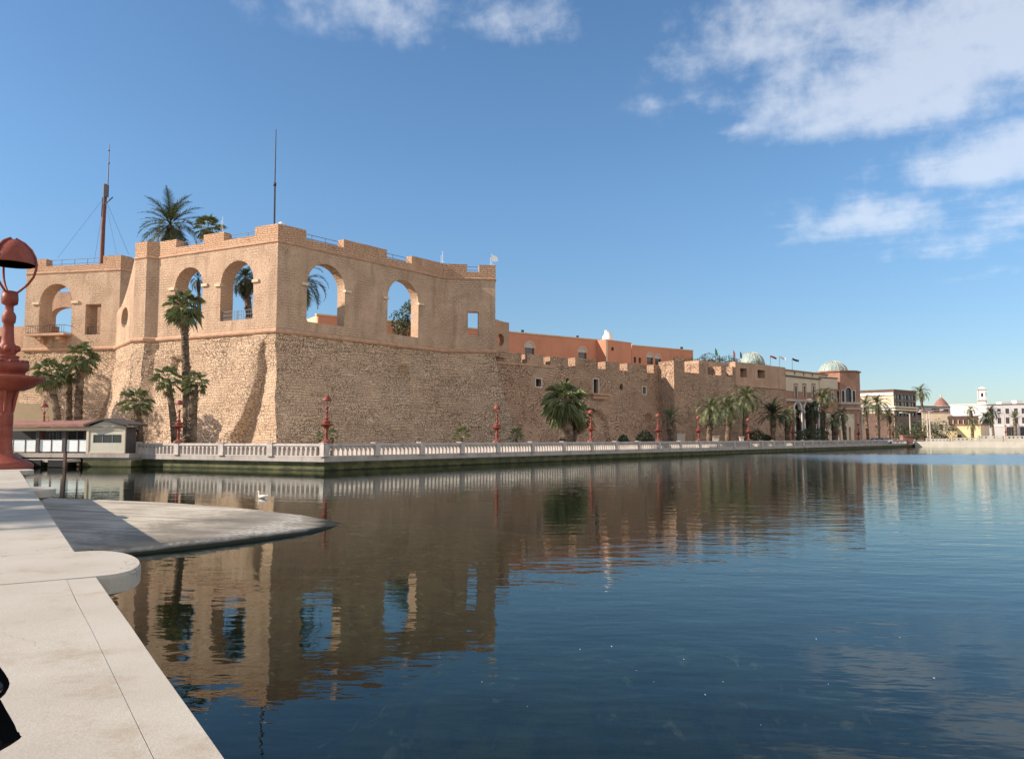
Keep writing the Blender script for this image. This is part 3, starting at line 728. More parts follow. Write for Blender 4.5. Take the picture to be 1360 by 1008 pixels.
# sunlit left face
a1 = px_arch(292, 335.5, 317, 346, 427, p3, C0); a2 = px_arch(231, 268, 251, 355, 432, p3, C0)
wall_face(p3, C0, [arch(*a1), arch(*a2)], gapsx([(234.5, 270.7), (297.5, 338.6)], p3, C0), 1.9)
for a_ in (a1, a2):
    for u in (a_[0] - .38, a_[1] + .38): impost(p3, C0, u, a_[3] - .1)
    railing(p3, C0, a_[0] + .02, a_[1] - .02, a_[2] + .05, a_[2] + 1.1, inset=.25, rails=3, nm='window_railing', m='greymetal' if a_ is a1 else 'rust', bars=14, r=.03)
for g in gapsx([(234.5, 270.7), (297.5, 338.6)], p3, C0): railing(p3, C0, g[0] - .2, g[1] + .2, ZG - .1, ZG + .95, inset=1.3)
# shaded right face
b1 = px_arch(407, 457.5, 424, 349, 427, C0, F1); b2 = px_arch(514.6, 555.6, 532, 371, 443, C0, F1)
g1 = gapsx([(406.5, 456.5), (514, 547)], C0, F1)
wall_face(C0, F1, [arch(*b1), arch(*b2)], g1, 1.4)
for a_ in (b1, b2):
    for u in (a_[0] - .35, a_[1] + .40): impost(C0, F1, u, a_[3] - .1)
for g in g1: railing(C0, F1, g[0] - .2, g[1] + .2, ZG - .1, ZG + .95, inset=1.3)
w_ = pxr(621.5, 414, 635.5, 445, F1, F2); g2 = gapsx([(620.6, 636.5)], F1, F2)
wall_face(F1, F2, [rect(*w_)], g2, 1.2); railing(F1, F2, g2[0][0] - .2, g2[0][1] + .2, ZG - .1, ZG + .95, inset=1.3)
wall_face(F2, F3, [], [], 1.2)
# half turret at the left end and the sloping link wall
wall_face(p1, p2, [], [], .8); wall_face(p2, p3, [], [], .8)
Lk = dist(p0, p1); b = MB(); swoop = []
for k in range(13):
    t = k / 12; swoop.append((lerp(Lk * .06, Lk, t), 18.9 + (ZT - 1.6 - 18.9) * t ** 1.9))
ov = pxr(161.5, 411, 169.5, 433, p0, p1)
b.prism(p0, p1, [(0, ZC), (0, 18.7)] + swoop + [(Lk, ZC)], [oval((ov[0] + ov[1]) / 2, (ov[2] + ov[3]) / 2, (ov[1] - ov[0]) / 2, (ov[3] - ov[2]) / 2)], 1.2); b.build('link_wall', 'plaster', cas, co)
for pts, z, r in (([p0, p1, p2, p3, C0, F1, F2, F3], ZC, .26), ([p1, p2, p3, C0, F1, F2, F3], ZM, .13)):
    b = MB(); b.sweep(pts, [(-.1, z - r), (r * .5, z - r), (r, z - r * .4), (r, z + r * .4), (r * .5, z + r), (-.1, z + r)])
    b.build('string_course' if z == ZC else 'moulding', 'cornice', cas, co)
b = MB(); b.face([(x, y, ZC - .3) for x, y in [(-51, 103), (-45, 95), (-42, 94.5), (-26, 87), (-11, 105.5), (-3, 107), (0, 114), (-30, 125), (-55, 112)]]); b.build('terrace_floor', 'ground', cas, co)
# shoulder wall with an oval hole behind the right edge
SH0 = (-3.4, 110.5); SH1 = (-.43, 112.98); Ls = dist(SH0, SH1); b = MB()
zt0 = uz(660, 420, SH0, SH1)[1]; zt1 = uz(675, 428.5, SH0, SH1)[1]
so_ = pxr(660.7, 442.5, 669.6, 460, SH0, SH1)
b.prism(SH0, SH1, [(0, 12), (0, zt0)] + [(Ls * k / 8, zt1 + (zt0 - zt1) * (1 - k / 8) ** 2.2) for k in range(1, 9)] + [(Ls, 12)], [oval((so_[0] + so_[1]) / 2, (so_[2] + so_[3]) / 2, (so_[1] - so_[0]) / 2, (so_[3] - so_[2]) / 2)], 1.0)
b.build('shoulder_wall', 'plaster2', cas, co)

# left block with the balcony
A0 = (-65.5, 104.3); A1 = (-51.4, 101.5); A2 = (-50.6, 102.8); A3 = (-49.9, 104.6)
lb = thing('castle_block', (-58, 104, DECK), 'left castle block with one tall arch, a railed balcony and a square window', 'castle'); lo = lb.location
La = dist(A0, A1)
aa = px_arch(52, 95, 73, 377, 445, A0, A1); ww = pxr(114, 404.5, 133, 444, A0, A1)
gl_ = [(uz(61.6, 350, A0, A1)[0], uz(137, 350, A0, A1)[0])]; gl_ = [(0.02, uz(50, 350, A0, A1)[0])] + gl_
zt = uz(150, 339.5, A0, A1)[1]; zg = uz(100, 352, A0, A1)[1]; zm = uz(100, 361, A0, A1)[1]
wall_face(A0, A1, [arch(*aa), rect(*ww)], gl_, 2.2, zm=zm, zg=zg, zt=zt, parent=lb, off=lo)
wall_face(A1, A2, [], [], .6, zm=zm, zg=zg, zt=zt, parent=lb, off=lo); wall_face(A2, A3, [], [], .6, zm=zm, zg=zg, zt=zt - .1, parent=lb, off=lo)
for u in (aa[0] - .5, aa[1] + .5): impost(A0, A1, u, aa[3] - .1, 1.1, lb, lo)
b = MB(); b.sweep([A0, A1, A2, A3], [(-.1, zm - .13), (.07, zm - .13), (.13, zm), (.07, zm + .13), (-.1, zm + .13)]); b.build('moulding', 'cornice', lb, lo)
b = MB(); b.sweep([A0, A1, p0], [(-.1, ZC - .24), (.13, ZC - .24), (.26, ZC - .1), (.26, ZC + .1), (.13, ZC + .24), (-.1, ZC + .24)]); b.build('string_course', 'cornice', lb, lo)
battered([A0, A1, (p0[0] - .1, p0[1])], [1.3, 1.6], ZC, BASE, None, .3, parent=lb, off=lo)
dA = Vector((A1[0] - A0[0], A1[1] - A0[1])).normalized(); axA = (A0, (dA.x, dA.y), (-dA.y, dA.x))
b = MB(); zb_ = aa[2]; b.box((aa[0] - .7, -1.5, zb_ - .3), (aa[1] + .2, -.002, zb_), axA); bal = b.build('balcony_slab', 'cornice', lb, lo)
for u in (aa[0] + 1.2, aa[1] - .9):
    b = MB(); b.box((u - .28, -1.25, zb_ - .75), (u + .28, -.002, zb_ - .303), axA); b.box((u - .26, -.75, zb_ - 1.25), (u + .26, -.002, zb_ - .753), axA); b.build('corbel', 'cornice', lb, lo)
b = MB(); q_ = lambda u, w, z: (A0[0] + dA.x * u - dA.y * w, A0[1] + dA.y * u + dA.x * w, z)
for z in (zb_ + 1.05, zb_ + .12): b.tube([q_(aa[0] - .65, -.02, z), q_(aa[0] - .65, -1.42, z), q_(aa[1] + .15, -1.42, z), q_(aa[1] + .15, -.02, z)], .03, 6)
for k in range(17): u = lerp(aa[0] - .65, aa[1] + .15, k / 16); b.tube([q_(u, -1.42, zb_), q_(u, -1.42, zb_ + 1.05)], .022, 5)
b.build('balcony_railing', 'iron', lb, lo)
railing(A0, A1, ww[0], ww[1], ww[2] + .05, ww[2] + 1.1, lb, lo, .5, 2, 'window_railing', 'iron', 9, .03)
railing(A0, A1, 2.0, gl_[1][1] + .3, zg - .1, zg + 1.2, lb, lo, 1.6)
b = MB(); bk0 = (-67.5, 113.2); bk1 = (-50, 110.5); bu = px_arch(66.5, 101, 83, 408, 447, bk0, bk1); Lb = dist(bk0, bk1)
zt_ = uz(85, 388.5, bk0, bk1)[1]
b.prism(bk0, bk1, rect(0, Lb, ZC, zt_), [arch(bu[0], bu[1], bu[2], bu[3] + .8, 12, (bu[1] - bu[0]) / 2 - .8)], 1.2); b.build('inner_wall', 'plaster2', lb, lo)
b = MB(); b.prism(v2(bk0, bk1, .5), (-57, 116.5), [(0, ZC), (0, 18.2), (3, 18.2), (3, ZC)], [rect(.8, 1.9, ZC + .2, 17.4)], .6); b.build('inner_wall', 'plaster2', lb, lo)
railing(bk0, bk1, bu[0] + 1, Lb - 1, zt_, zt_ + 1.3, lb, lo, .5)
b = MB(); b.face([(x, y, ZC - .2) for x, y in [(-65.5, 105), (-52, 102.3), (-49, 112), (-67, 114)]]); b.build('terrace_floor', 'ground', lb, lo)
# lower brown wing at the far left edge
lw0 = (-84, 112.5); lw1 = (-64.6, 109); b = MB(); ztl = uz(15, 434, lw0, lw1)[1]; ar = px_arch(-10, 10, 0, 446, 470, lw0, lw1)
lw = thing('castle_wing', (-75, 111, DECK), 'low brown castle wing with a dark arch behind the near red lamp', 'castle')
b.prism(lw0, lw1, rect(0, dist(lw0, lw1), BASE, ztl), [arch(*ar)], 1.5); b.build('wall', 'plaster2', lw, lw.location)
b = MB(); b.prism(v2(lw0, lw1, .3), lw1, rect(0, 12, 10, ztl - .5), (), .4, w0=4); b.build('inner_wall', 'plaster2', lw, lw.location)
pw0 = at(-60, 556, 88); pw1 = at(73, 556, 90.5); b = MB(); zp = uz(50, 535.5, pw0, pw1)[1]
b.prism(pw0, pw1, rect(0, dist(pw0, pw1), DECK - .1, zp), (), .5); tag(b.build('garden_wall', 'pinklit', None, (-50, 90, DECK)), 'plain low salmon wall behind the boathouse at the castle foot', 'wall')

# rampart
R0 = (-3.5, 110.05); R1 = (25.2, 134.1); S1 = (27.3, 131.5); S2 = (54.4, 155.7)
ram = thing('rampart_wall', (20, 128, DECK), 'long shaded stone rampart with battlements between the corner tower and the domed building', 'castle wall'); ro = ram.location
LR = dist(R0, R1); zrt = uz(760, 475.5, R0, R1)[1]; zrs = uz(760, 487, R0, R1)[1]; ZB = 7.6
gr = [(uz(a_, 480, R0, R1)[0], uz(b_, 480, R0, R1)[0]) for a_, b_ in [(692.4, 700), (722, 730.6), (754.5, 764), (792, 804), (822, 833), (859, 868)]]
hol = [rect(*pxr(711.5, 503, 718.5, 513.5, R0, R1)), rect(*pxr(788, 503.5, 794.5, 522.5, R0, R1)), rect(*pxr(853.5, 514, 857.5, 523, R0, R1))]
for x, y in ((754, 507), (825.5, 514)):
    u, z = uz(x, y, R0, R1); hol.append(oval(u, z, .42, .55))
def crenel(P0, P1, zb, gaps, L, zs, ztp, holes, T, name, m, parent, off):
    o = [(0, zb), (0, ztp)]
    for k, (a_, b_) in enumerate(gaps):
        j = .12 * math.sin(k * 2.3); o += [(a_, ztp + j), (a_, zs), (b_, zs), (b_, ztp - j)]
    o += [(L, ztp), (L, zb)]; b = MB(); b.prism(P0, P1, o, holes, T); return b.build(name, m, parent, off)
crenel(R0, R1, ZB, gr, LR, zrs, zrt, hol, 1.7, 'upper_wall', 'stone2', ram, ro)
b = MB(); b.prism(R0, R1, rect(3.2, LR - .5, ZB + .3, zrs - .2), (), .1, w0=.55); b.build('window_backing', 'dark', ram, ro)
dR = Vector((R1[0] - R0[0], R1[1] - R0[1])).normalized(); axR = (R0, (dR.x, dR.y), (-dR.y, dR.x))
for h in hol[:3]:
    u0, u1, z0, z1 = h[0][0], h[2][0], h[0][1], h[1][1]; b = MB()
    for q in ((u0 - .22, u0, z0 - .2, z1 + .2), (u1, u1 + .22, z0 - .2, z1 + .2), (u0, u1, z1, z1 + .2), (u0, u1, z0 - .2, z0)): b.box((q[0], -.06, q[2]), (q[1], .3, q[3]), axR)
    b.build('window_frame', 'trim', ram, ro)
u0, u1 = hol[1][0][0], hol[1][2][0]; z0 = hol[1][0][1]; b = MB(); b.box((u0 - .9, -.9, z0 - .3), (u1 + 2.2, -.002, z0 - .05), axR); b.box((u0 - .5, -.5, z0 - .9), (u1 + 1.8, -.002, z0 - .303), axR); b.build('balcony_slab', 'cornice', ram, ro)
ms = uz(667, 482, R0, R1); me_ = uz(734, 488.4, R0, R1); b = MB(); b.box((.05, -.14, ms[1] - .14), (me_[0], .05, ms[1] + .12), axR); b.build('string_course', 'cornice', ram, ro)
ma = [uz(781, 555, R0, R1), uz(803, 553, R0, R1)]; na_ = [uz(856, 555, R0, R1), uz(867, 570, R0, R1)]
def ram_extra(i, u, z, L):
    e = 0
    if i == 0:
        for (ul, ur, zs) in ((ma[0][0], ma[1][0], ma[0][1] - .4), (na_[0][0], na_[1][0], na_[0][1] - .2)):
            c_, r_ = (ul + ur) / 2, (ur - ul) / 2
            if abs(u - c_) < r_ and z < zs + math.sqrt(max(0, r_ * r_ - (u - c_) ** 2)) * .9: e -= .8
    return e
battered([R0, R1, S1, S2], [1.4, .2, 1.0], ZB, BASE, ram_extra, .25, .16, 1.3, 'lower_wall', 'stone2', ram, ro)
# salient with the raised block
zst = uz(900, 479.5, S1, S2)[1]; zss = uz(912, 494.6, S1, S2)[1]; LS = dist(S1, S2)
b = MB(); b.prism(R1, S1, rect(0, dist(R1, S1), ZB, zst), (), 1.0); b.build('upper_wall', 'stone2', ram, ro)
gs = [(uz(a_, 480, S1, S2)[0], uz(b_, 480, S1, S2)[0]) for a_, b_ in [(909, 928), (940.5, 957.5), (964.5, 972.5)]]
ub = uz(977, 500, S1, S2)[0]
crenel(S1, S2, ZB, gs, ub, zss, zst, [], 2.6, 'upper_wall', 'stone2', ram, ro)
zm_ = uz(1000, 513, S1, S2)[1]; zbt = uz(1000, 483, S1, S2)[1]
b = MB(); b.prism(S1, S2, rect(ub, LS, ZB, zm_), (), 2.0); b.build('upper_wall', 'stone2', ram, ro)
wq = [rect(*pxr(983, 489, 992, 501.5, S1, S2)), rect(*pxr(1006, 491, 1016, 503, S1, S2))]
b = MB(); b.prism(S1, S2, [(ub + .01, zm_ + .003), (ub + .01, zbt), (LS, zbt), (LS, zm_ + .003)], wq, 1.2); b.build('upper_wall', 'plaster2', ram, ro)
dS = Vector((S2[0] - S1[0], S2[1] - S1[1])).normalized(); axS = (S1, (dS.x, dS.y), (-dS.y, dS.x))
b = MB(); b.box((ub + .1, 1.202, zm_ + .2), (LS - .1, 1.5, zbt - .2), axS); b.build('window_backing', 'brown', ram, ro)
b = MB(); ul = uz(941, 500, S1, S2)[0] + 1.2; b.box((ul, 2.8, ZB), (LS - .02, 9, zbt - .05), axS); b.build('upper_wall', 'plaster2', ram, ro)
b = MB(); b.box((ub, -.16, zm_ - .15), (LS, .05, zm_ + .12), axS); b.build('string_course', 'cornice', ram, ro)
b = MB(); b.box((LS - .02, .02, BASE), (LS + .4, 9, zbt - .06), axS); b.build('upper_wall', 'stone2', ram, ro)

# salmon building behind the rampart
PK = thing('salmon_building', (20, 150, DECK), 'long salmon pink building rising behind the rampart battlements', 'building'); pko = PK.location
K0 = at(421, 500, 120.2); K1 = at(797, 500, 151.9); K0 = (K0.x, K0.y); K1 = (K1.x, K1.y); LK = dist(K0, K1)
zk = uz(676, 441.5, K0, K1)[1]
def win_arch(xl, xr, yt, yb, P0, P1): u0, u1, z0, z1 = pxr(xl, yt, xr, yb, P0, P1); return arch(u0, u1, z0, z1 - (u1 - u0) / 2, 8)
hk = [win_arch(697, 709.5, 454, 471, K0, K1), win_arch(768, 779, 461, 477, K0, K1)]
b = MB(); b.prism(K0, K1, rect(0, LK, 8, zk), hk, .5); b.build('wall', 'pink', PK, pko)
dK = Vector((K1[0] - K0[0], K1[1] - K0[1])).normalized(); axK = (K0, (dK.x, dK.y), (-dK.y, dK.x))
b = MB(); b.box((-.3, -.12, zk + .003), (LK, .6, zk + .22), axK); b.build('coping', 'pinklit', PK, pko)
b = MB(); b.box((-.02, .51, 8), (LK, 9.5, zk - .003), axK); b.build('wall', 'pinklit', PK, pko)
J0 = (K1[0] + .9, K1[1] - 2.3); J1 = at(839, 500, 155.0); J1 = (J1.x, J1.y); LJ = dist(J0, J1); zj = uz(815, 452, J0, J1)[1]
b = MB(); b.prism(K1, J0, rect(0, dist(K1, J0), 8, zj), (), .4); b.build('wall', 'pinklit', PK, pko)
b = MB(); b.prism(J0, J1, rect(0, LJ, 8, zj), [rect(*pxr(811.5, 461, 815.5, 466, J0, J1))], 5); b.build('wall', 'pink', PK, pko)
H0 = at(839.5, 500, 156.6); H1 = at(921, 500, 166.4); H0 = (H0.x, H0.y); H1 = (H1.x, H1.y); LH = dist(H0, H1); zh = uz(845, 459.6, H0, H1)[1]
hh = [win_arch(859, 867.5, 469, 484, H0, H1), win_arch(870, 878, 471, 485, H0, H1), rect(*pxr(841.5, 474, 845, 482, H0, H1)), rect(*pxr(848, 475, 851.5, 482.5, H0, H1))]
b = MB(); b.prism(H0, H1, rect(0, LH, 8, zh), hh, .5); b.build('wall', 'pink', PK, pko)
dH = Vector((H1[0] - H0[0], H1[1] - H0[1])).normalized(); axH = (H0, (dH.x, dH.y), (-dH.y, dH.x))
b = MB(); b.box((-.02, -.1, zh + .003), (LH, .6, zh + .2), axH); b.build('coping', 'pinklit', PK, pko)
b = MB(); b.box((0, .51, 8), (LH, 9, zh - .003), axH); b.build('wall', 'pink', PK, pko)
for hs, (Q0, Q1) in ((hk, (K0, K1)), (hh[:2], (H0, H1))):
    dq = Vector((Q1[0] - Q0[0], Q1[1] - Q0[1])).normalized(); axq = (Q0, (dq.x, dq.y), (-dq.y, dq.x))
    for h in hs:
        u0, z0, u1 = h[0][0], h[0][1], h[-1][0]; zs = h[1][1]; c_, r_ = (u0 + u1) / 2, (u1 - u0) / 2
        w = MB(); w.box((u0, .30, z0), (u1, .36, zs - .1), axq); wi = w.build('window', 'glass', PK, pko)
        w = MB(); w.prism(Q0, Q1, [(c_ - r_ * math.cos(math.pi * k / 8), zs + r_ * math.sin(math.pi * k / 8)) for k in range(9)], (), .23, w0=.06); w.build('tympanum', 'trim', wi, pko)
        w = MB(); w.prism(Q0, Q1, [(c_ - (r_ + .25) * math.cos(math.pi * k / 10), zs + (r_ + .25) * math.sin(math.pi * k / 10)) for k in range(11)] + [(c_ + r_ * math.cos(math.pi * k / 10), zs + r_ * math.sin(math.pi * k / 10)) for k in range(11)], (), .3, w0=-.05); w.build('window_arch', 'trim', PK, pko)
for h, (Q0, dq) in ((hh[2], (H0, dH)), (hh[3], (H0, dH)), (rect(*pxr(811.5, 461, 815.5, 466, J0, J1)), (J0, Vector((J1[0] - J0[0], J1[1] - J0[1])).normalized()))):
    w = MB(); w.box((h[0][0], .3, h[0][1]), (h[2][0], .35, h[1][1]), (Q0, (dq.x, dq.y), (-dq.y, dq.x))); w.build('window', 'glass', PK, pko)
b = MB(); wt = at(807.5, 446, 154); zt_ = at(807, 441.5, 154).z; b.lathe([(1.1, zj), (1.1, zt_ - .9), (.75, zt_ - .4), (.7, zt_)], (wt.x, 154, 0), 14); b.lathe([(.35, zt_ + .002), (.35, zt_ + .4)], (wt.x - .3, 154, 0), 8)
tag(b.build('water_tank', 'white', None, (wt.x, 154, zj)), 'white rounded tank on the roof of the salmon building', 'tank')
b = MB(); b.tube([(K1[0] - .35, K1[1] + 8, zk), (K1[0] - .35, K1[1] + 8, zk + 1)], .1, 6); b.build('vent_pipe', 'iron', PK, pko)
for x, D_ in ((694, 142), (767, 150), (905, 165)):
    p = at(x, 450, D_); b = MB(); b.box((p.x - .25, D_ - .25, zk if x < 800 else zh), (p.x + .25, D_ + .25, (zk if x < 800 else zh) + .7)); b.build('roof_vent', 'iron', PK, pko)

# ------------------------------------------------------------------ plants
def trunk_path(h, lean, bend, n_=9):
    return [Vector((lean[0] * (k / n_) ** bend, lean[1] * (k / n_) ** bend, h * k / n_)) for k in range(n_ + 1)]
def add_trunk(b, path, r0, r1, rnd, seg=10, boots=0.0):
    pts, rr = [], []; N = len(path) - 1
    for k in range(N * 6 + 1):
        t = k / 6; i = min(N - 1, int(t)); p = path[i].lerp(path[i + 1], t - i); f = t / N
        r = lerp(r0, r1, f) * (1 + .35 * max(0, 1 - f * 9)) * (1 + .09 * (k % 2)) * rnd.uniform(.95, 1.05)
        pts.append(p + Vector((0, 0, -.25 if k == 0 else 0))); rr.append(r)
    b.tube(pts, rr, seg)
    if boots:
        for k in range(int(boots)):
            t = rnd.uniform(.35, .98); i = min(N - 1, int(t * N)); p = path[i].lerp(path[i + 1], t * N - i); a = rnd.uniform(0, 6.28)
            r = lerp(r0, r1, t); d = Vector((math.cos(a), math.sin(a), 0)); s_ = Vector((-d.y, d.x, 0)) * r * .3
            q = p + d * r * .9; e = p + d * r * 1.5 + Vector((0, 0, r * 1.1)); b.face([q - s_, q + s_, e + s_ * .7, e - s_ * .7])
def fan_frond(b, top, az, el, L, rnd, segs=15, droop=.5):
    d = Vector((math.cos(az) * math.cos(el), math.sin(az) * math.cos(el), math.sin(el))); side = Vector((-math.sin(az), math.cos(az), 0))
    pl = L * rnd.uniform(.42, .55); c = top + d * pl + Vector((0, 0, -.10 * pl * (1 - math.sin(el)))); w = .02 * L
    b.face([top - side * w, top + side * w, c + side * w * .6, c - side * w * .6])
    d2 = (d + Vector((0, 0, -.35 * rnd.uniform(.5, 1.4)))).normalized(); up = side.cross(d2) * -1
    if up.z < 0: up = -up
    bl = L - pl; roll = rnd.uniform(-.5, .5); side2 = (side * math.cos(roll) + up * math.sin(roll)).normalized(); up2 = d2.cross(side2)
    if up2.z < 0: up2 = -up2
    for k in range(segs):
        a = lerp(-1.95, 1.95, (k + .5) / segs); ww = 1.95 / segs * .92
        l = bl * (1 - .22 * abs(a) / 1.95) * rnd.uniform(.85, 1.08)
        di = d2 * math.cos(a) + side2 * math.sin(a); dl = d2 * math.cos(a - ww) + side2 * math.sin(a - ww); dr = d2 * math.cos(a + ww) + side2 * math.sin(a + ww)
        m1 = l * .58; fold = up2 * (.05 * bl * (1 if k % 2 else -1))
        p1, p2_ = c + dl * m1 - fold, c + dr * m1 + fold
        tip = c + di * l + Vector((0, 0, -droop * l * rnd.uniform(.15, .75))) - up2 * .05 * l
        b.face([c, p1, tip]); b.face([c, tip, p2_])
def fan_palm(loc, label, h, cr, seed, lean=(0, 0), bend=1.5, r0=.33, r1=.22, nf=21, skirt=7, group=None, lo_el=-.75, m='fan', droop=.5):
    rnd = random.Random(seed); T = thing('fan_palm', loc, label, 'palm tree', group)
    path = trunk_path(h, lean, bend); b = MB(); add_trunk(b, path, r0, r1, rnd, boots=30 if skirt else 8); b.build('trunk', 'trunk', T)
    top = path[-1]; b = MB(); ga = 2.399
    for k in range(nf):
        f = (k + .5) / nf; el = lerp(1.35, lo_el, f ** .85) + rnd.uniform(-.12, .12)
        fan_frond(b, top + Vector((0, 0, (1 - f) * .5 - .1)), k * ga + rnd.uniform(-.25, .25), el, cr * rnd.uniform(.85, 1.1) * (1.0 if f > .2 else .85), rnd, 15, droop)
    b.build('crown', m, T)
    if skirt:
        b = MB()
        for k in range(skirt): fan_frond(b, top + Vector((0, 0, -.35 - rnd.uniform(0, .5))), k * ga, rnd.uniform(-1.35, -1.0), cr * rnd.uniform(.5, .75), rnd, 9, .3)
        b.build('dry_fronds', 'dead', T)
    return T
def date_frond(b, top, az, el, L, rnd, droop, nl=22, lw=.045):
    d = Vector((math.cos(az), math.sin(az), 0)); side = Vector((-math.sin(az), math.cos(az), 0)); pts = []; p = top.copy(); e = el; n_ = 9; side_c = rnd.uniform(-.06, .06)
    for k in range(n_ + 1):
        pts.append(p.copy()); p = p + (d * math.cos(e) + Vector((0, 0, math.sin(e))) + side * side_c * k * .3) * (L / n_); e -= droop / n_ * (1 + k * .12)
    for i in range(n_):
        w0, w1 = .014 * L * (1 - i / n_) + .008, .014 * L * (1 - (i + 1) / n_) + .006; b.face([pts[i] - side * w0, pts[i] + side * w0, pts[i + 1] + side * w1, pts[i + 1] - side * w1])
    for k in range(nl):
        t = .16 + .84 * (k + .5) / nl; i = min(n_ - 1, int(t * n_)); q = pts[i].lerp(pts[i + 1], t * n_ - i); tg = (pts[i + 1] - pts[i]).normalized(); up = side.cross(tg)
        if up.z < 0: up = -up
        ll = L * .23 * (math.sin(min(1, t * 1.15) * math.pi) ** .5 * .8 + .2) * rnd.uniform(.85, 1.1)
        for s_ in (-1, 1):
            di = (side * s_ * .75 + tg * .75 + up * rnd.uniform(.05, .45)).normalized(); wv_ = tg * lw * L * .42
            tip = q + di * ll + Vector((0, 0, -.16 * ll)); b.face([q - wv_, q + wv_, tip])
def date_palm(loc, label, h, fl_, seed, lean=(0, 0), bend=1.5, r0=.28, r1=.22, nf=40, droop=1.2, lo_el=-.35, hi_el=1.45, group=None, m='date', skirt=6):
    rnd = random.Random(seed); T = thing('date_palm', loc, label, 'palm tree', group)
    path = trunk_path(h, lean, bend); b = MB(); add_trunk(b, path, r0, r1, rnd, boots=40); b.build('trunk', 'trunk', T)
    top = path[-1]; b = MB()
    for k in range(nf):
        f = (k + .5) / nf; el = lerp(hi_el, lo_el, f ** .9) + rnd.uniform(-.1, .1)
        date_frond(b, top + Vector((0, 0, .25 * (1 - f))), k * 2.399 + rnd.uniform(-.2, .2), el, fl_ * rnd.uniform(.82, 1.1), rnd, droop * rnd.uniform(.75, 1.25))
    b.build('crown', m, T)
    if skirt:
        b = MB()
        for k in range(skirt): date_frond(b, top + Vector((0, 0, -.3)), k * 2.4 + .7, rnd.uniform(-1.2, -.7), fl_ * .6, rnd, .5, 14)
        b.build('dry_fronds', 'dead', T)
    return T
def leafy(name, cat, loc, label, blobs, seed, nleaf, ls, m='bush', trunk=None, group=None):
    rnd = random.Random(seed); T = thing(name, loc, label, cat, group); b = MB(); tot = sum(r[3] * r[4] for r in blobs)
    for (x, y, z, r, rz_) in blobs:
        for k in range(int(nleaf * r * rz_ / tot)):
            v = Vector((rnd.gauss(0, 1), rnd.gauss(0, 1), rnd.gauss(0, 1))).normalized() * rnd.uniform(.45, 1.0) ** .6
            if noise.noise(Vector((x + v.x * 1.7, y + v.y * 1.7 + seed, z + v.z * 1.7))) < -.25: continue
            p = Vector((x + v.x * r, y + v.y * r, max(.03, z + v.z * rz_))); q = (v + Vector((rnd.uniform(-.8, .8), rnd.uniform(-.8, .8), rnd.uniform(-.3, .9)))).normalized()
            t = q.cross(Vector((rnd.uniform(-1, 1), rnd.uniform(-1, 1), rnd.uniform(-1, 1)))).normalized(); s_ = q.cross(t); l = ls * rnd.uniform(.6, 1.3)
            b.face([p - t * l * .45, p + s_ * l * .3, p + t * l * .55, p - s_ * l * .3])
    b.build('crown' if trunk else 'foliage', m, T)
    b = MB()
    if trunk: add_trunk(b, trunk_path(trunk[0], trunk[1], 1.3), trunk[2], trunk[2] * .6, rnd)
    for (x, y, z, r, rz_) in blobs:
        b.tube([(0, 0, (trunk[0] * .8 if trunk else 0)), (x * .6, y * .6, lerp(z * .5, z, .3)), (x, y, z + rz_ * .3)], [.09, .06, .02], 5)
    b.build('trunk' if trunk else 'stems', 'trunk', T); return T
def base_at(px, D, z=DECK): p = at(px, 585, D); return Vector((p.x, D, z))
def topz(px, py, D): return at(px, py, D).z

def fp(px, D, ytop, label, crpx, seed, px_top=None, **k):
    b_ = base_at(px, D); h = topz(px, ytop, D) - DECK; lean = (0, 0)
    if px_top is not None: lean = (at(px_top, ytop, D).x - b_.x, 0)
    return fan_palm(b_, label, h, crpx * D / 1040, seed, lean, **k)
def dp(px, D, ytop, label, crpx, seed, px_top=None, **k):
    b_ = base_at(px, D, k.pop('z', DECK)); h = topz(px, ytop, D) - b_.z; lean = (0, 0)
    if px_top is not None: lean = (at(px_top, ytop, D).x - b_.x, 0)
    return date_palm(b_, label, h, crpx * D / 1040, seed, lean, **k)
# fan palms before the castle
g_ = 'fan palms at the castle foot'
fp(80, 84, 498, 'left and lowest of the three clustered fan palms above the boathouse roof', 27, 3, px_top=66, group=g_, r0=.40, r1=.3, droop=.7)
fp(90, 86, 497, 'slim fan palm standing in the middle of the cluster of three above the boathouse', 18, 4, px_top=92, group=g_, r0=.36, r1=.3, nf=22, droop=.7)
fp(102, 85, 476, 'right and tallest of the three clustered fan palms above the boathouse roof', 27, 5, px_top=108, group=g_, r0=.42, r1=.34, droop=.7)
fp(186, 74, 537, 'short fan palm just right of the boathouse end cabin', 26, 6, px_top=181, group=g_, r0=.42, r1=.26, lo_el=-.35, nf=20, skirt=5)
fp(233, 75, 505, 'medium fan palm with a dark leaning trunk left of the tallest palm', 24, 7, px_top=223, group=g_, r0=.36, r1=.26, lo_el=-.5, nf=19)
fp(250, 76, 410, 'tallest fan palm reaching up to the castle arches', 31, 8, px_top=244, bend=1.2, group=g_, r0=.46, r1=.30, nf=28, lo_el=-.8, skirt=10, droop=.7)
fp(254, 74.5, 510, 'medium fan palm standing against the trunk of the tallest palm', 21, 9, px_top=258, group=g_, r0=.50, r1=.36, lo_el=-.6, nf=17)
fp(752, 97, 534, 'big dark fan palm with a thick trunk under the rampart', 36, 10, px_top=750, group=g_, r0=.95, r1=.75, nf=42, lo_el=-.9, skirt=12, m='fan', droop=.7)
fp(760, 99, 553, 'leaning dark fan palm tucked behind the big one under the rampart', 24, 11, px_top=772, bend=1.8, group=g_, r0=.42, r1=.3, nf=18, m='fan')
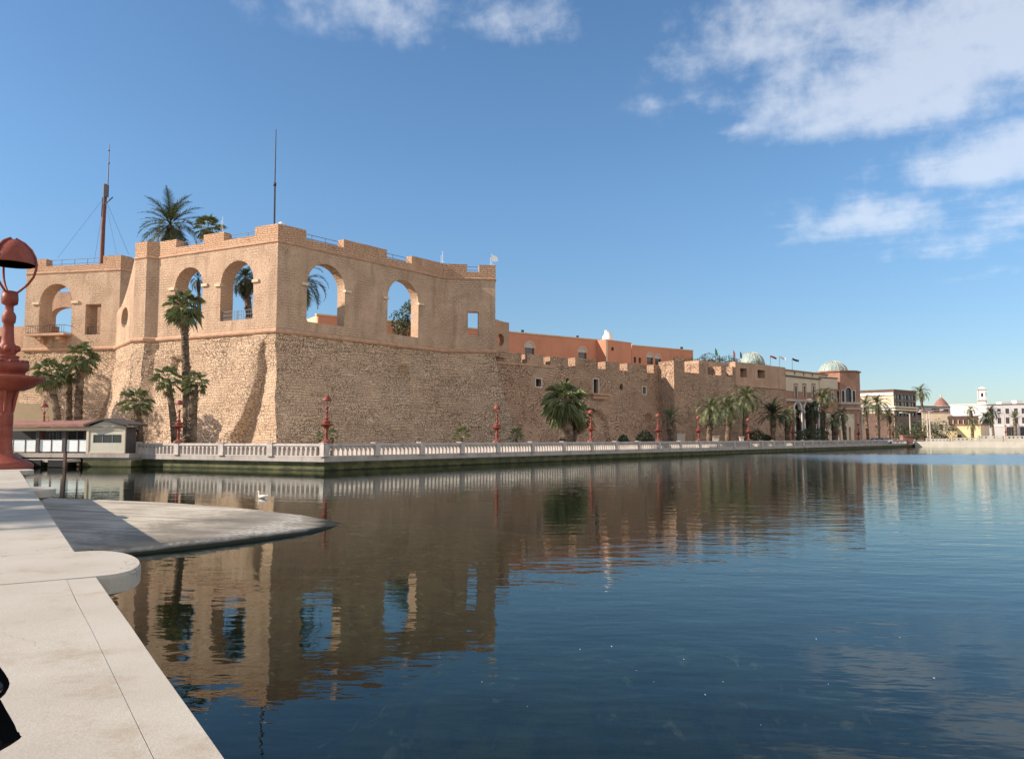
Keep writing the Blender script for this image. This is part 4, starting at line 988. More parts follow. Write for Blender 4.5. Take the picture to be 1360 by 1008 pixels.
for (px, D, yt, cr, lb, sd) in ((441, 63, 581, 10, 'small low fan plant behind the lamp on the balustrade corner', 12), (424, 64, 583, 8, 'small yellowish fan plant left of the lamp on the balustrade corner', 15), (613, 83, 580, 15, 'small green fan plant midway along the shaded tower foot', 13), (686, 92, 580.5, 13, 'small dark fan plant at the tip of the sloping tower edge', 14)):
    fp(px, D, yt, lb, cr, sd, r0=.14, r1=.12, nf=18, skirt=0, lo_el=.1, droop=.3)
# date palms along the rampart
g_ = 'date palms along the rampart'
dp(890.5, 112, 557, 'lone small date palm on the bare rampart foot', 21, 20, group=g_, r0=.42, r1=.36, nf=30, droop=.7, lo_el=-.1)
dp(942, 124, 546, 'left one of the trio of pale date palms', 33, 21, px_top=944, group=g_, r0=.5, r1=.4, droop=1.5)
dp(967, 129, 541, 'middle one of the trio of pale date palms', 33, 22, px_top=968, group=g_, r0=.52, r1=.42, droop=1.5)
dp(990, 135, 529, 'right and tallest one of the trio of pale date palms', 32, 23, px_top=991, group=g_, r0=.5, r1=.4, droop=1.5)
dp(1027, 137, 552, 'dark dense date palm right of the trio', 28, 24, px_top=1026, group=g_, r0=.42, r1=.36, droop=.9, nf=54, m='dateroof', lo_el=-.2)
dp(1046, 142, 553, 'pale date palm leaning over the foot of the dark one near the arcade', 22, 25, group=g_, r0=.45, r1=.38, droop=1.5)
dp(1081, 156, 545, 'dark ragged date palm in front of the arcade', 22, 26, group=g_, r0=.5, r1=.45, droop=1.3, nf=46, m='dateroof', lo_el=-.8)
dp(1093, 163, 529, 'pale date palm overlapping the left side of the domed tower', 24, 27, px_top=1094, group=g_, r0=.42, r1=.36, droop=1.4)
dp(1109, 160, 558, 'short thick date palm below the domed tower', 20, 28, px_top=1108, group=g_, r0=.62, r1=.5, droop=1.3)
dp(1122.5, 164, 550, 'slim slightly bent date palm below the domed tower', 18, 29, px_top=1119, group=g_, r0=.4, r1=.34, droop=1.5, nf=26)
dp(1140, 182, 553, 'date palm behind the pair of lamps by the white street light', 17, 30, group=g_, r0=.45, r1=.38, droop=1.3)
dp(1153, 192, 540, 'date palm with a slim trunk left of the brown concrete block', 20, 31, px_top=1149, group=g_, r0=.35, r1=.3, droop=1.1)
dp(1166.5, 196, 537, 'large pale date palm in front of the cream side of the brown block', 24, 32, group=g_, r0=.5, r1=.4, droop=1.2)
dp(1181, 200, 552, 'dark date palm in front of the dark side of the brown block', 17, 33, px_top=1180, group=g_, r0=.4, r1=.34, droop=1.3, m='dateroof')
dp(1232, 300, 522, 'tall thin date palm leaning left above the far roofs', 17, 34, px_top=1222, bend=1.0, group=g_, r0=.5, r1=.4, droop=1.3)
dp(1291, 240, 545, 'date palm rising behind the yellow kiosk', 12, 35, group=g_, r0=.5, r1=.4, droop=1.6, nf=30)
dp(1292, 226, 563, 'date palm with a brown trunk standing before the yellow kiosk', 13, 36, group=g_, r0=.4, r1=.34, droop=1.1, nf=30)
dp(1311, 262, 556, 'dark bushy palm between the kiosk and the grey white block', 17, 37, group=g_, r0=.5, r1=.4, droop=1.5, nf=46, m='dateroof', lo_el=-.9)
dp(1320, 275, 548, 'palm with a pale crown against the windows of the grey white block', 15, 38, px_top=1316, group=g_, r0=.4, r1=.34, droop=1.4, m='dateroof')
dp(1349, 236, 556, 'small upright date palm before the grey white block', 12, 39, group=g_, r0=.45, r1=.4, droop=.5, nf=30, lo_el=.2)
# palms and trees standing inside the castle
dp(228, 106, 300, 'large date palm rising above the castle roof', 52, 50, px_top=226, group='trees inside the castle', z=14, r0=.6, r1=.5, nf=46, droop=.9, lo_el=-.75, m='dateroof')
b_ = base_at(268, 110, 14); fan_palm(b_, 'fan palm peeping over the castle roof beside the large date palm', topz(266, 303, 110) - 14, 24 * 110 / 1040, 51, (0, 0), group='trees inside the castle', nf=24, m='fan')
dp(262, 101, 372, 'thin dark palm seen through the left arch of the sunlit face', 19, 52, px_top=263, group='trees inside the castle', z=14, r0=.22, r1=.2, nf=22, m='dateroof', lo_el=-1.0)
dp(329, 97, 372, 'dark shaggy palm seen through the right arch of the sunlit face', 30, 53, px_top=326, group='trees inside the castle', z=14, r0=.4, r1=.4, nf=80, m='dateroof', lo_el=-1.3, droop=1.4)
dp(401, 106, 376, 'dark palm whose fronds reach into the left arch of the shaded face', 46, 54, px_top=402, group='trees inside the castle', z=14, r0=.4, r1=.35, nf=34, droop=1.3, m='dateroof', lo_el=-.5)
b_ = base_at(533, 121, 12); p = topz(533, 420, 121) - 12
leafy('leafy_tree', 'tree', b_, 'dense green tree filling the right arch of the shaded face', [(-.5, 0, p - .8, 1.7, 1.9), (.9, .2, p + .2, 1.6, 2.2), (.4, 0, p - 2, 2.0, 1.8), (1.3, 0, p + 1.6, .8, 1.3)], 55, 1900, .35, 'bush', (p - 1, (0, 0), .25), 'trees inside the castle')
for px, D, yt, w, lb, sd in ((905, 150, 473, 16, 'round green shrub on the rampart left of the raised block', 60), (945, 158, 468, 14, 'pointed green shrub on the rampart behind the raised block', 61), (922, 156, 476, 12, 'low green shrub on the rampart between two bigger ones', 62), (968, 170, 472, 14, 'leafy shrub left of the half hidden dome', 63), (1003, 166, 479, 16, 'pale shrub growing in front of the half hidden dome', 64)):
    b_ = base_at(px, D, 10); zz_ = topz(px, yt, D) - 10; r_ = w * D / 1040
    leafy('roof_shrub', 'shrub', b_, lb, [(0, 0, zz_ - 1.2, r_, 1.3), (r_ * .7, 0, zz_ - 1.7, r_ * .8, 1.1), (-r_ * .7, .3, zz_ - 1.8, r_ * .8, 1.0)], sd, 900, .32, 'olive', None, 'shrubs on the castle roof')
# bushes at the foot
for px, D, yt, w, lb, sd, m_ in ((828, 102, 577, 8, 'low dark bush right of the rampart doorway', 70, 'bush'), (857, 106, 571, 13, 'round dark bush under the small walled arch of the rampart', 71, 'bush'), (1005, 138, 570, 13, 'dark spiky bush right of the lamp by the trio of palms', 72, 'bush'), (1019, 138, 577, 9, 'small dark bush left of the dark date palm trunk', 73, 'bush'),
                               (1068, 150, 568, 16, 'wide dark bush in front of the arcade', 74, 'olive'), (1084, 152, 561, 17, 'tall dark hedge bush right of the wide bush', 75, 'bush'), (1200, 215, 562, 18, 'dark tree mass at the foot of the brown block', 76, 'olive'), (1228, 222, 556, 18, 'grey green tree right of the brown block', 77, 'olive'), (1250, 226, 556, 20, 'broad dark tree left of the yellow kiosk', 78, 'olive'), (1216, 232, 560, 14, 'dark tree behind the leaning street light', 79, 'bush')):
    b_ = base_at(px, D); zt_ = topz(px, yt, D) - DECK; r_ = w * D / 1040
    leafy('bush', 'bush', b_, lb, [(0, 0, zt_ * .55, r_ * .8, zt_ * .48), (r_ * .5, .2, zt_ * .4, r_ * .6, zt_ * .4), (-r_ * .5, -.1, zt_ * .42, r_ * .6, zt_ * .4)], sd, 1400, .28 * max(1, D / 130), m_, None, 'bushes along the quay')
leafy('leafy_tree', 'tree', (-69.5, 89.0, DECK), 'tall spreading tree on the left shore beside the castle wing', [(0, 0, 16, 4.0, 3.6), (1, -1, 19, 3.2, 2.8), (-3, 1, 18, 3.2, 3), (1.5, 2, 14, 2.6, 2.4)], 91, 2600, .6, 'bush', (12, (0, 0), .45))
leafy('leafy_tree', 'tree', (-72, 97.3, DECK), 'tall leaning tree on the left shore in front of the castle wing', [(0, 0, 14, 3.6, 3.6), (1, 1, 17.5, 3.0, 2.8), (-2, 1, 16, 3.2, 3), (.8, -1, 11.5, 2.8, 2.4)], 92, 2600, .6, 'bush', (12, (0, 0), .45))
# a palm outside the left edge of the picture, whose shadow crosses the parapet
date_palm((-13.6, 3.5, .95), 'date palm on the near promenade left of the parapet', 7.2, 3.2, 90, nf=34)

# ------------------------------------------------------------------ masts and flagpoles
def q3(px, py, D): return tuple(at(px, py, D))
m0 = at(135, 348, 104); ms_ = thing('radio_mast', (m0.x, 104, 24), 'rust red mast with a thin grey top pole and guy wires on the left block', 'mast')
of = ms_.location
b = MB(); b.tube([(m0.x, 104, 23.6), at(137, 300, 104), at(139.6, 262, 104), at(140, 245, 104)], [.30, .27, .24, .24], 10); b.build('pole', 'rust', ms_, of)
b = MB(); b.box((at(138, 262, 103.6).x, 103.5, at(138, 262, 103.6).z), (at(143.5, 262, 103.6).x, 103.74, at(138, 246, 103.6).z)); b.build('clamp', 'iron', ms_, of)
b = MB(); b.tube([at(142.3, 262, 103.9), at(144, 225, 103.9), at(145.3, 192, 103.9)], [.10, .08, .04], 8)
for y_ in (200, 217): p = at(144.6, y_, 103.9); b.lathe([(.0, p.z - .1), (.13, p.z - .1), (.13, p.z + .1), (0, p.z + .1)], (p.x, 103.9, 0), 8)
b.build('top_pole', 'greymetal', ms_, of)
b = MB(); b.tube([at(140, 271, 103.8), at(150, 262, 103.8)], .07, 6); b.tube([at(134.6, 288, 103.8), at(136, 262, 103.8)], .05, 6); b.build('cross_arm', 'iron', ms_, of)
for x_, y_, D in ((77, 342, 106), (125, 348, 101.9), (155, 338, 102), (171, 338, 106)):
    b = MB(); b.tube([at(139, 262, 104), at(x_, y_, D)], .018, 4); b.build('guy_wire', 'iron', ms_, of)
f0 = at(364.5, 300, 86.8); fpz = thing('flagpole', (f0.x, 86.8, 24), 'thin bare flagpole on the corner of the castle tower', 'flagpole')
b = MB(); b.tube([(f0.x, 86.8, 24.5), at(365, 245, 86.8)], .11, 8); b.tube([at(365, 245, 86.8), at(366.6, 172, 86.8)], [.075, .05], 8); pz = at(365, 245, 86.8)
b.lathe([(0, pz.z - .2), (.17, pz.z - .2), (.17, pz.z + .15), (0, pz.z + .15)], tuple((pz.x, pz.y, 0)), 8); b.build('pole', 'iron', fpz, fpz.location)
b = MB(); b.lathe([(.32, ZT - .02), (.3, ZT + .25), (0, ZT + .4)], (C0[0] + .1, C0[1] + .7, 0), 10); tag(b.build('lamp_globe', 'white', None, (C0[0] + .1, C0[1] + .7, ZT)), 'small white globe on the top corner of the tower', 'lamp')
for px, y0, y1, D, lb in ((588, 348, 334, 105, 'white twin aerial on the inner corner of the shaded parapet'), (653.5, 352, 337, 106.4, 'white aerial with a small dish at the right end of the tower'), (296, 316, 288, 96, 'very thin white aerial above the left parapet')):
    p = at(px, y0, D); T = thing('aerial', (p.x, D, p.z - .4), lb, 'aerial'); b = MB(); b.tube([(p.x, D, p.z - .6), at(px, y1, D)], .03, 5); b.tube([(p.x - .22, D, p.z - .6), at(px - 2, y1 + 5, D)], .025, 5); b.tube([(p.x - .3, D, p.z), (p.x + .25, D, p.z)], .03, 5); b.build('rod', 'white', T, T.location)
    if px == 653.5:
        b = MB(); c_ = at(656.5, 344.5, D); b.lathe([(.0, 0), (.3, .03), (.5, .14)], (0, 0, 0), 14)
        o = b.build('dish', 'white', T); o.location = (c_.x - p.x, 0, c_.z - p.z + .4); o.rotation_euler = (R(70), 0, R(20))
gm = {'flagk': 'black', 'flagr': 'red', 'flagw': 'pale', 'flagg': 'green'}
for i, (px, y0, y1, D, m_, hang, where) in enumerate([(950, 477, 462, 175, 'flagg', 0, 'beside the pointed roof shrub'), (974, 478, 465, 178, 'flagr', 0, 'left of the half hidden dome'), (983, 480, 467, 178, 'flagk', 0, 'hanging just left of the half hidden dome'), (1023, 486, 472, 190, 'flagr', 1, 'blowing out right of the half hidden dome'), (1035, 487, 473, 190, 'flagw', 1, 'blowing out in the middle of the flag row'), (1052, 490, 475.5, 186, 'flagk', 1, 'at the right end of the flag row')]):
    p = at(px, y0, D); q = at(px, y1, D); T = thing('flag', (p.x, D, p.z - 1), gm[m_] + ' flag on a thin pole ' + where, 'flag', 'flags above the castle roofs'); b = MB(); b.tube([(p.x, D, p.z - 4), q], .06, 5); b.build('pole', 'greymetal', T, T.location)
    b = MB(); rows = []
    for k in range(7):
        t = k / 6; u = t * (1.5 if hang else .4); dz = -t * (.5 if hang else .8); w = .2 * math.sin(t * 6 + i); hh_ = .5 if hang else 1.3
        rows.append([(q.x + .05 + u, D + w, q.z + dz), (q.x + .05 + u, D + w + .05, q.z + dz - hh_)])
    b.grid(rows); b.build('cloth', m_, T, T.location)

# ------------------------------------------------------------------ domed brick building
def axof(P0, P1):
    d = Vector((P1[0] - P0[0], P1[1] - P0[1])).normalized(); return (P0, (d.x, d.y), (-d.y, d.x))
def xy(px, D): p = at(px, 560, D); return (p.x, D)
def dome(b, c, z0, r, h, seg=28, n_=9): b.lathe([(r * math.cos(math.pi / 2 * k / n_), z0 + h * math.sin(math.pi / 2 * k / n_)) for k in range(n_ + 1)], (c[0], c[1], 0), seg)
def dome_ribs(parent, off, c, z0, r, h, n_=12):
    b = MB()
    for k in range(n_):
        a = 2 * math.pi * k / n_; b.tube([(c[0] + (r + .02) * math.cos(math.pi / 2 * j / 8) * math.cos(a), c[1] + (r + .02) * math.cos(math.pi / 2 * j / 8) * math.sin(a), z0 + (h + .02) * math.sin(math.pi / 2 * j / 8)) for j in range(9)], .07, 5)
    b.build('dome_ribs', 'trim', parent, off)
D0, D1 = xy(1030, 160.5), xy(1101, 176.5); LD = dist(D0, D1); axD = axof(D0, D1)
db = thing('domed_building', (72, 176, DECK), 'red brick and cream building with a pale green tiled dome and arcade', 'building'); do = db.location
zt_ = uz(1060, 494, D0, D1)[1]; zc1 = uz(1060, 500.6, D0, D1)[1]; zc2 = uz(1060, 512, D0, D1)[1]; zc3 = uz(1060, 530.5, D0, D1)[1]
uo = lambda px: uz(px, 500, D0, D1)[0]
def wbox(name, m, a, b_, ax, parent, off):
    w = MB(); w.box(a, b_, ax); return w.build(name, m, parent, off)
sm = [rect(uo(x) - .3, uo(x) + .3, zc1 + .35, zc1 + 1.0) for x in (1055.5, 1067.5, 1079)]
b = MB(); b.prism(D0, D1, rect(0, LD, zc1 + .003, zt_), sm, .4); b.build('upper_wall', 'cream', db, do)
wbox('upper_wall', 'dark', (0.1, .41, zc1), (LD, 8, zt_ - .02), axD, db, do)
wbox('cornice', 'brick', (-.1, -.25, zt_ + .003), (LD, .5, zt_ + .28), axD, db, do); wbox('cornice', 'wood', (-.1, -.3, zc1 - .12), (LD, -.002, zc1 + .12), axD, db, do)
aw = []
for x in (1056.5, 1068, 1080): aw.append((uo(x) - .42, uo(x) + .42, uz(x, 528, D0, D1)[1], uz(x, 515, D0, D1)[1]))
b = MB(); b.prism(D0, D1, rect(0, LD, zc2 - 1.3, zc1), [rect(a_[0] - .55, a_[1] + .55, zc2 - 1.299, a_[3] + .95) for a_ in aw], .35); b.build('frieze', 'cream', db, do)
b = MB(); b.prism(D0, D1, rect(0, LD, zc3, zc2 + 1.5), [arch(*a_) for a_ in aw], .4, w0=.10); b.build('wall', 'brick', db, do)
for a_ in aw:
    c_, r_ = (a_[0] + a_[1]) / 2, (a_[1] - a_[0]) / 2
    b = MB(); out_ = [(a_[0] - .25, a_[2])] + [(c_ - (r_ + .25) * math.cos(math.pi * k / 10), a_[3] + (r_ + .25) * math.sin(math.pi * k / 10)) for k in range(11)] + [(a_[1] + .25, a_[2])]
    b.prism(D0, D1, out_ + [(a_[1], a_[2])] + [(c_ + r_ * math.cos(math.pi * k / 10), a_[3] + r_ * math.sin(math.pi * k / 10)) for k in range(11)] + [(a_[0], a_[2])], (), .2, w0=-.06)
    wf = b.build('window', 'trim', db, do); w = MB(); w.box((a_[0] - .1, .35, a_[2] - .1), (a_[1] + .1, .42, a_[3] + r_ + .2), axD); w.build('pane', 'glass', wf, do)
wbox('cornice', 'trim', (0, -.35, zc3 - .5), (LD, .3, zc3 - .003), axD, db, do)
ar_ = []
for x0, x1 in ((1053, 1064.5), (1066, 1082.5), (1085, 1098)): u0, u1 = uo(x0), uo(x1); ar_.append(arch(u0, u1, DECK - .1, uz(1070, 541, D0, D1)[1] - (u1 - u0) * .15, 12))
b = MB(); b.prism(D0, D1, rect(0, LD, DECK - .2, zc3 - .503), ar_, .6, w0=.1); b.build('arcade_wall', 'brick', db, do)
for h in ar_:
    u0, u1 = h[0][0], h[-1][0]; zs = h[1][1]; c_, r_ = (u0 + u1) / 2, (u1 - u0) / 2; b = MB()
    b.prism(D0, D1, [(c_ - (r_ + .02) * math.cos(math.pi * k / 12), zs + (r_ + .02) * math.sin(math.pi * k / 12)) for k in range(13)] + [(c_ + (r_ - .45) * math.cos(math.pi * k / 12), zs + (r_ - .45) * math.sin(math.pi * k / 12)) for k in range(13)], (), .75, w0=-.02); b.build('arch', 'white', db, do)
    for u in (u0 + .3, u1 - .3): 
        b = MB(); c3 = (D0[0] + axD[1][0] * u, D0[1] + axD[1][1] * u, 0); b.lathe([(.32, DECK), (.32, DECK + .3), (.22, DECK + .4), (.20, zs - .4), (.36, zs - .05), (.36, zs)], c3, 12); b.build('column', 'white', db, do)
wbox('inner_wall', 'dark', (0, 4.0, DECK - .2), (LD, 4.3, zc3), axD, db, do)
# octagonal tower
tw = xy(1113, 182.5); tr = 5.0; tz = topz(1116, 493.8, 178)
oc = [(tw[0] + tr * math.cos(R(22.5 + 45 * k + 8)), tw[1] + tr * math.sin(R(22.5 + 45 * k + 8))) for k in range(8)]
for i in range(8):
    P1_, P0_ = oc[i], oc[(i + 1) % 8]; P0_, P1_ = oc[i], oc[(i + 1) % 8]
    if out_n(P0_, P1_)[1] > .6: hs = []
    L8 = dist(P0_, P1_); hs = []; face_r = out_n(P0_, P1_)
    if abs(face_r[0]) < .75 and face_r[1] < 0:
        c_ = L8 / 2; z0 = topz(1129, 535, 178); z1 = topz(1129, 515, 178); hs = [arch(c_ - .65, c_ + .65, z0, z1 - .65, 10), rect(c_ - 1.6, c_ - 1.05, z0 + .2, z1 - .7), rect(c_ + 1.05, c_ + 1.6, z0 + .2, z1 - .7)]
    b = MB(); b.prism(P0_, P1_, rect(0, L8, DECK - .2, tz), hs, .5); b.build('tower_wall', 'brick', db, do)
    for h in hs:
        u0, u1, z0, z1 = min(p[0] for p in h), max(p[0] for p in h), min(p[1] for p in h), max(p[1] for p in h); w = .2; b = MB()
        if len(h) > 4:
            c_, r_ = (u0 + u1) / 2, (u1 - u0) / 2; zs = z1 - r_
            b.prism(P0_, P1_, [(u0 - w, z0)] + [(c_ - (r_ + w) * math.cos(math.pi * k / 10), zs + (r_ + w) * math.sin(math.pi * k / 10)) for k in range(11)] + [(u1 + w, z0), (u1, z0)] + [(c_ + r_ * math.cos(math.pi * k / 10), zs + r_ * math.sin(math.pi * k / 10)) for k in range(11)] + [(u0, z0)], (), .2, w0=-.08)
        else:
            for q in ((u0 - w, u0, z0 - w, z1 + w), (u1, u1 + w, z0 - w, z1 + w), (u0, u1, z1, z1 + w), (u0, u1, z0 - w, z0)): b.box((q[0], -.08, q[2]), (q[1], .12, q[3]), axof(P0_, P1_))
        wf = b.build('window', 'trim', db, do); g = MB(); g.box((u0 - .05, .3, z0 - .05), (u1 + .05, .36, z1 + .05), axof(P0_, P1_)); g.build('pane', 'glass', wf, do)
b = MB(); ocx = oc + [oc[0]]
for z, h_, m_ in ((tz + .003, .3, 'brick'), (topz(1120, 537, 178), .5, 'trim'), (topz(1120, 544, 178), .35, 'trim')):
    b = MB(); b.sweep(ocx, [(-.3, z), (.28, z), (.35, z + h_), (-.3, z + h_)]); b.build('cornice', m_, db, do)
b = MB(); b.face([(x, y, tz + .28) for x, y in oc]); b.build('tower_roof', 'brick', db, do)
dr = 18.6 * 182.5 / 1040; dh = topz(1108, 479.5, 182.5) - tz; dc_ = xy(1108.5, 183.0)
b = MB(); dome(b, dc_, tz, dr, dh); b.lathe([(.2, tz + dh - .05), (.12, tz + dh + .2), (0, tz + dh + .35)], (dc_[0], dc_[1], 0), 8); b.build('dome', 'dome', db, do); dome_ribs(db, do, dc_, tz, dr, dh)
# cream bay on the left of the tower, stepped shoulder on the right
bp0, bp1 = xy(1090, 173.5), xy(1114, 176.5); axB = axof(bp0, bp1); wB = dist(bp0, bp1); zb1 = topz(1100, 502, 174); zb2 = topz(1100, 516, 174)
wbox('bay', 'cream', (0, 0, zb2), (wB, 3.5, zb1), axB, db, do); wbox('bay', 'brick', (.1, .1, DECK), (wB - .1, 3.5, zb2 - .004), axB, db, do); wbox('cornice', 'wood', (-.1, -.12, zb1 + .003), (wB + .1, 3.5, zb1 + .22), axB, db, do)
for u in (wB * .3, wB * .7):
    w = wbox('window', 'trim', (u - .5, -.02, zb2 - 2.6), (u + .5, .098, zb2 - .5), axB, db, do); wbox('pane', 'glass', (u - .3, -.05, zb2 - 2.4), (u + .3, -.022, zb2 - .7), axB, w, do)
st0, st1 = xy(1128, 182), xy(1141.5, 184.5); axT = axof(st0, st1); wT = dist(st0, st1); 
wbox('stepped_wing', 'brick', (0, 0, DECK), (wT * .68, 4, topz(1137, 502, 183)), axT, db, do); wbox('stepped_wing', 'brick', (wT * .68 + .002, .01, DECK), (wT, 4, topz(1140, 509, 183)), axT, db, do)
lo0, lo1 = xy(1098, 172), xy(1140, 179); axL = axof(lo0, lo1); wL = dist(lo0, lo1); zl = topz(1120, 549, 174)
b = MB(); b.prism(lo0, lo1, rect(0, wL, DECK - .1, zl), [rect(wL * a_, wL * a_ + wL * w_, z0, z1) for a_, w_, z0, z1 in ((.18, .24, 1.6, zl * .55), (.54, .07, 1.4, zl * .62), (.68, .07, 1.4, zl * .62), (.85, .12, 1.6, zl * .55))], .4); b.build('porch_wall', 'cream', db, do)
wbox('porch_wall', 'brick', (0.05, .402, DECK), (wL - .05, 4, zl - .05), axL, db, do)
# second dome half hidden by the rampart
hd = thing('domed_pavilion', (at(1000, 480, 185).x, 185, DECK), 'pale green dome half hidden behind the shrubs of the rampart block', 'building'); c_ = xy(1000, 185); z0 = topz(1000, 485, 185); r_ = 17 * 185 / 1040; h_ = topz(1000, 468, 185) - z0
b = MB(); b.lathe([(r_ + .3, DECK), (r_ + .3, z0)], (c_[0], c_[1], 0), 8); b.build('drum', 'brick', hd, hd.location)
b = MB(); dome(b, c_, z0, r_, h_); b.build('dome', 'dome', hd, hd.location); dome_ribs(hd, hd.location, c_, z0, r_, h_)

# ------------------------------------------------------------------ far buildings
def slab_building(name, label, P, z1, mats, wins, z0=DECK - .2, roof='dark', T=8, roofh=.35):
    """P: plan points left to right, one wall per segment; wins: per segment list of (u0,u1,z0,z1)"""
    B = thing(name, (P[1][0], P[1][1], DECK), label, 'building'); o = B.location
    for i in range(len(P) - 1):
        L = dist(P[i], P[i + 1]); b = MB(); hs = [rect(*w) for w in wins[i]]
        b.prism(P[i], P[i + 1], rect(0, L, z0, z1), hs, .4); b.build('wall', mats[i], B, o)
        for w in wins[i]:
            ax = axof(P[i], P[i + 1]); f = MB(); t_ = .14
            for q in ((w[0], w[0] + t_, w[2], w[3]), (w[1] - t_, w[1], w[2], w[3]), (w[0] + t_, w[1] - t_, w[3] - t_, w[3]), (w[0] + t_, w[1] - t_, w[2], w[2] + t_), ((w[0] + w[1]) / 2 - .05, (w[0] + w[1]) / 2 + .05, w[2] + t_, w[3] - t_)): f.box((q[0], .12, q[2]), (q[1], .22, q[3]), ax)
            fo = f.build('window', 'wood' if mats[i] != 'brown' else 'dark', B, o); g = MB(); g.box((w[0], .24, w[2]), (w[1], .30, w[3]), ax); g.build('pane', 'glass', fo, o)
    b = MB(); pts = [Vector((p[0], p[1], 0)) for p in P]; bk = [(P[-1][0] + .1, P[-1][1] + T), (P[0][0], P[0][1] + T)]
    ring = [(p[0], p[1]) for p in P] + bk
    b.face([(x, y, z1 + .003) for x, y in ring]); b.sweep(P, [(-.4, z1 + .004), (.25, z1 + .004), (.25, z1 + roofh), (-.4, z1 + roofh)]); b.build('roof', roof, B, o)
    b = MB(); b.prism(P[-1], bk[0], rect(0, T, z0, z1), (), .3); b.build('wall', mats[-1], B, o)
    return B
P = [xy(1141, 237), xy(1188, 230), xy(1217.5, 239)]; zt_ = topz(1188, 520.5, 230); L1 = dist(P[0], P[1]); L2 = dist(P[1], P[2])
fl_z = [topz(1200, y, 233) for y in (527, 533, 541, 548, 557)]
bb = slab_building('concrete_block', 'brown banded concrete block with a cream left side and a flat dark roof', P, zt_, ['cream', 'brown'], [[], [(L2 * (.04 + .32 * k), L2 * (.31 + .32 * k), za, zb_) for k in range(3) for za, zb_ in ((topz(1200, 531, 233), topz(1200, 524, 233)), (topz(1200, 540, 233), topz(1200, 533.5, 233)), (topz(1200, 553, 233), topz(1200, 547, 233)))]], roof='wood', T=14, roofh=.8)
ax2 = axof(P[1], P[2]); ax1 = axof(P[0], P[1])
for y, h_ in ((541.5, .5), (545, .5)): wbox('band', 'cream', (-.3, -.5, topz(1190, y, 230)), (L2, -.003, topz(1190, y, 230) + h_), ax2, bb, bb.location); wbox('band', 'white', (0, -.4, topz(1170, y, 232)), (L1, -.003, topz(1170, y, 232) + h_), ax1, bb, bb.location)
wbox('band', 'white', (0, -.35, zt_ - .9), (L1, -.003, zt_ - .1), ax1, bb, bb.location)
wbox('ground_floor', 'wood', (L1 * .1, -.15, DECK), (L1 * .98, -.004, topz(1170, 549, 232)), ax1, bb, bb.location)
P = [xy(1216, 300), xy(1263, 305)]; zt_ = topz(1240, 540, 300); L = dist(*P)
hb = slab_building('balcony_house', 'low grey house with dark balconies right of the brown block', P, zt_, ['offwhite'], [[(L * .46, L * .68, topz(1240, 550, 300), topz(1240, 542, 300)), (L * .74, L * .94, topz(1240, 550, 300), topz(1240, 543, 300)), (L * .06, L * .3, topz(1240, 551, 300), topz(1240, 544, 300))]], roof='wood')
wbox('balcony', 'white', (L * .4, -1.4, topz(1240, 553, 300)), (L * .97, -.003, topz(1240, 550.5, 300)), axof(*P), hb, hb.location)
ch = thing('church_dome', (at(1251, 540, 330).x, 330, DECK), 'small brown tiled pointed church dome with a cross shaped finial', 'church'); c_ = xy(1251, 334); z0 = topz(1251, 538.5, 330); z1 = topz(1251, 527.5, 330); r_ = 9.5 * 330 / 1040
b = MB(); b.lathe([(r_ + .4, DECK), (r_ + .4, z0 - .6), (r_ + .1, z0)], (c_[0], c_[1], 0), 8); b.build('drum', 'cream', ch, ch.location)
b = MB(); b.lathe([(r_, z0), (r_ * .86, z0 + (z1 - z0) * .25), (r_ * .55, z0 + (z1 - z0) * .62), (r_ * .15, z1)], (c_[0], c_[1], 0), 8); b.build('roof', 'tile', ch, ch.location)
b = MB(); b.tube([(c_[0], c_[1], z1 - .3), (c_[0], c_[1], z1 + 1.2)], .25, 6); b.box((c_[0] - .5, c_[1] - .1, z1 + .5), (c_[0] + .5, c_[1] + .1, z1 + .75)); b.build('finial', 'cream', ch, ch.location)
P = [xy(1262, 318), xy(1300, 312), xy(1313, 310)]
wh = slab_building('white_house', 'plain white windowless building below the bell tower', P, topz(1290, 537.5, 314), ['white', 'white'], [[], []], roof='white', roofh=.25)
P = [xy(1225, 296), xy(1262, 295)]
slab_building('low_house', 'low pale house under the church dome', P, topz(1245, 548, 296), ['cream'], [[(2, 3.4, 5.5, 7.5), (6, 7.4, 5.5, 7.5)]], roof='tile')
bt = thing('bell_tower', (at(1305.5, 540, 336).x, 336, DECK), 'slender cream bell tower with a pyramid roof', 'bell tower'); c_ = xy(1305.5, 338); z1 = topz(1305, 517.5, 336); s_ = 6.4 * 336 / 1040; q4 = [(c_[0] + s_ * 1.05 * math.cos(R(a)), c_[1] + s_ * 1.05 * math.sin(R(a))) for a in (200, 290, 20, 110)]
for i in range(4):
    A_, B_ = q4[i], q4[(i + 1) % 4]; L = dist(A_, B_); b = MB(); hs = [arch(L * .36, L * .64, topz(1305, 527, 336), topz(1305, 523, 336), 6)]
    b.prism(A_, B_, rect(0, L, DECK, z1), hs, .4); b.build('wall', 'white', bt, bt.location); wbox('opening', 'dark', (L * .3, .41, topz(1305, 528, 336)), (L * .7, .5, topz(1305, 520, 336)), axof(A_, B_), bt, bt.location)
for z in (z1, topz(1305, 532, 336)): b = MB(); b.sweep(q4 + [q4[0]], [(-.2, z + .003), (.35, z + .003), (.35, z + .5), (-.2, z + .5)]); b.build('cornice', 'trim', bt, bt.location)
b = MB(); zp = topz(1305, 513, 336)
for i in range(4): A_, B_ = q4[i], q4[(i + 1) % 4]; b.face([(A_[0], A_[1], z1 + .5), (B_[0], B_[1], z1 + .5), (c_[0], c_[1], zp)])
b.build('roof', 'white', bt, bt.location)
P = [xy(1311, 283), xy(1440, 268)]; L = dist(*P); ws = []
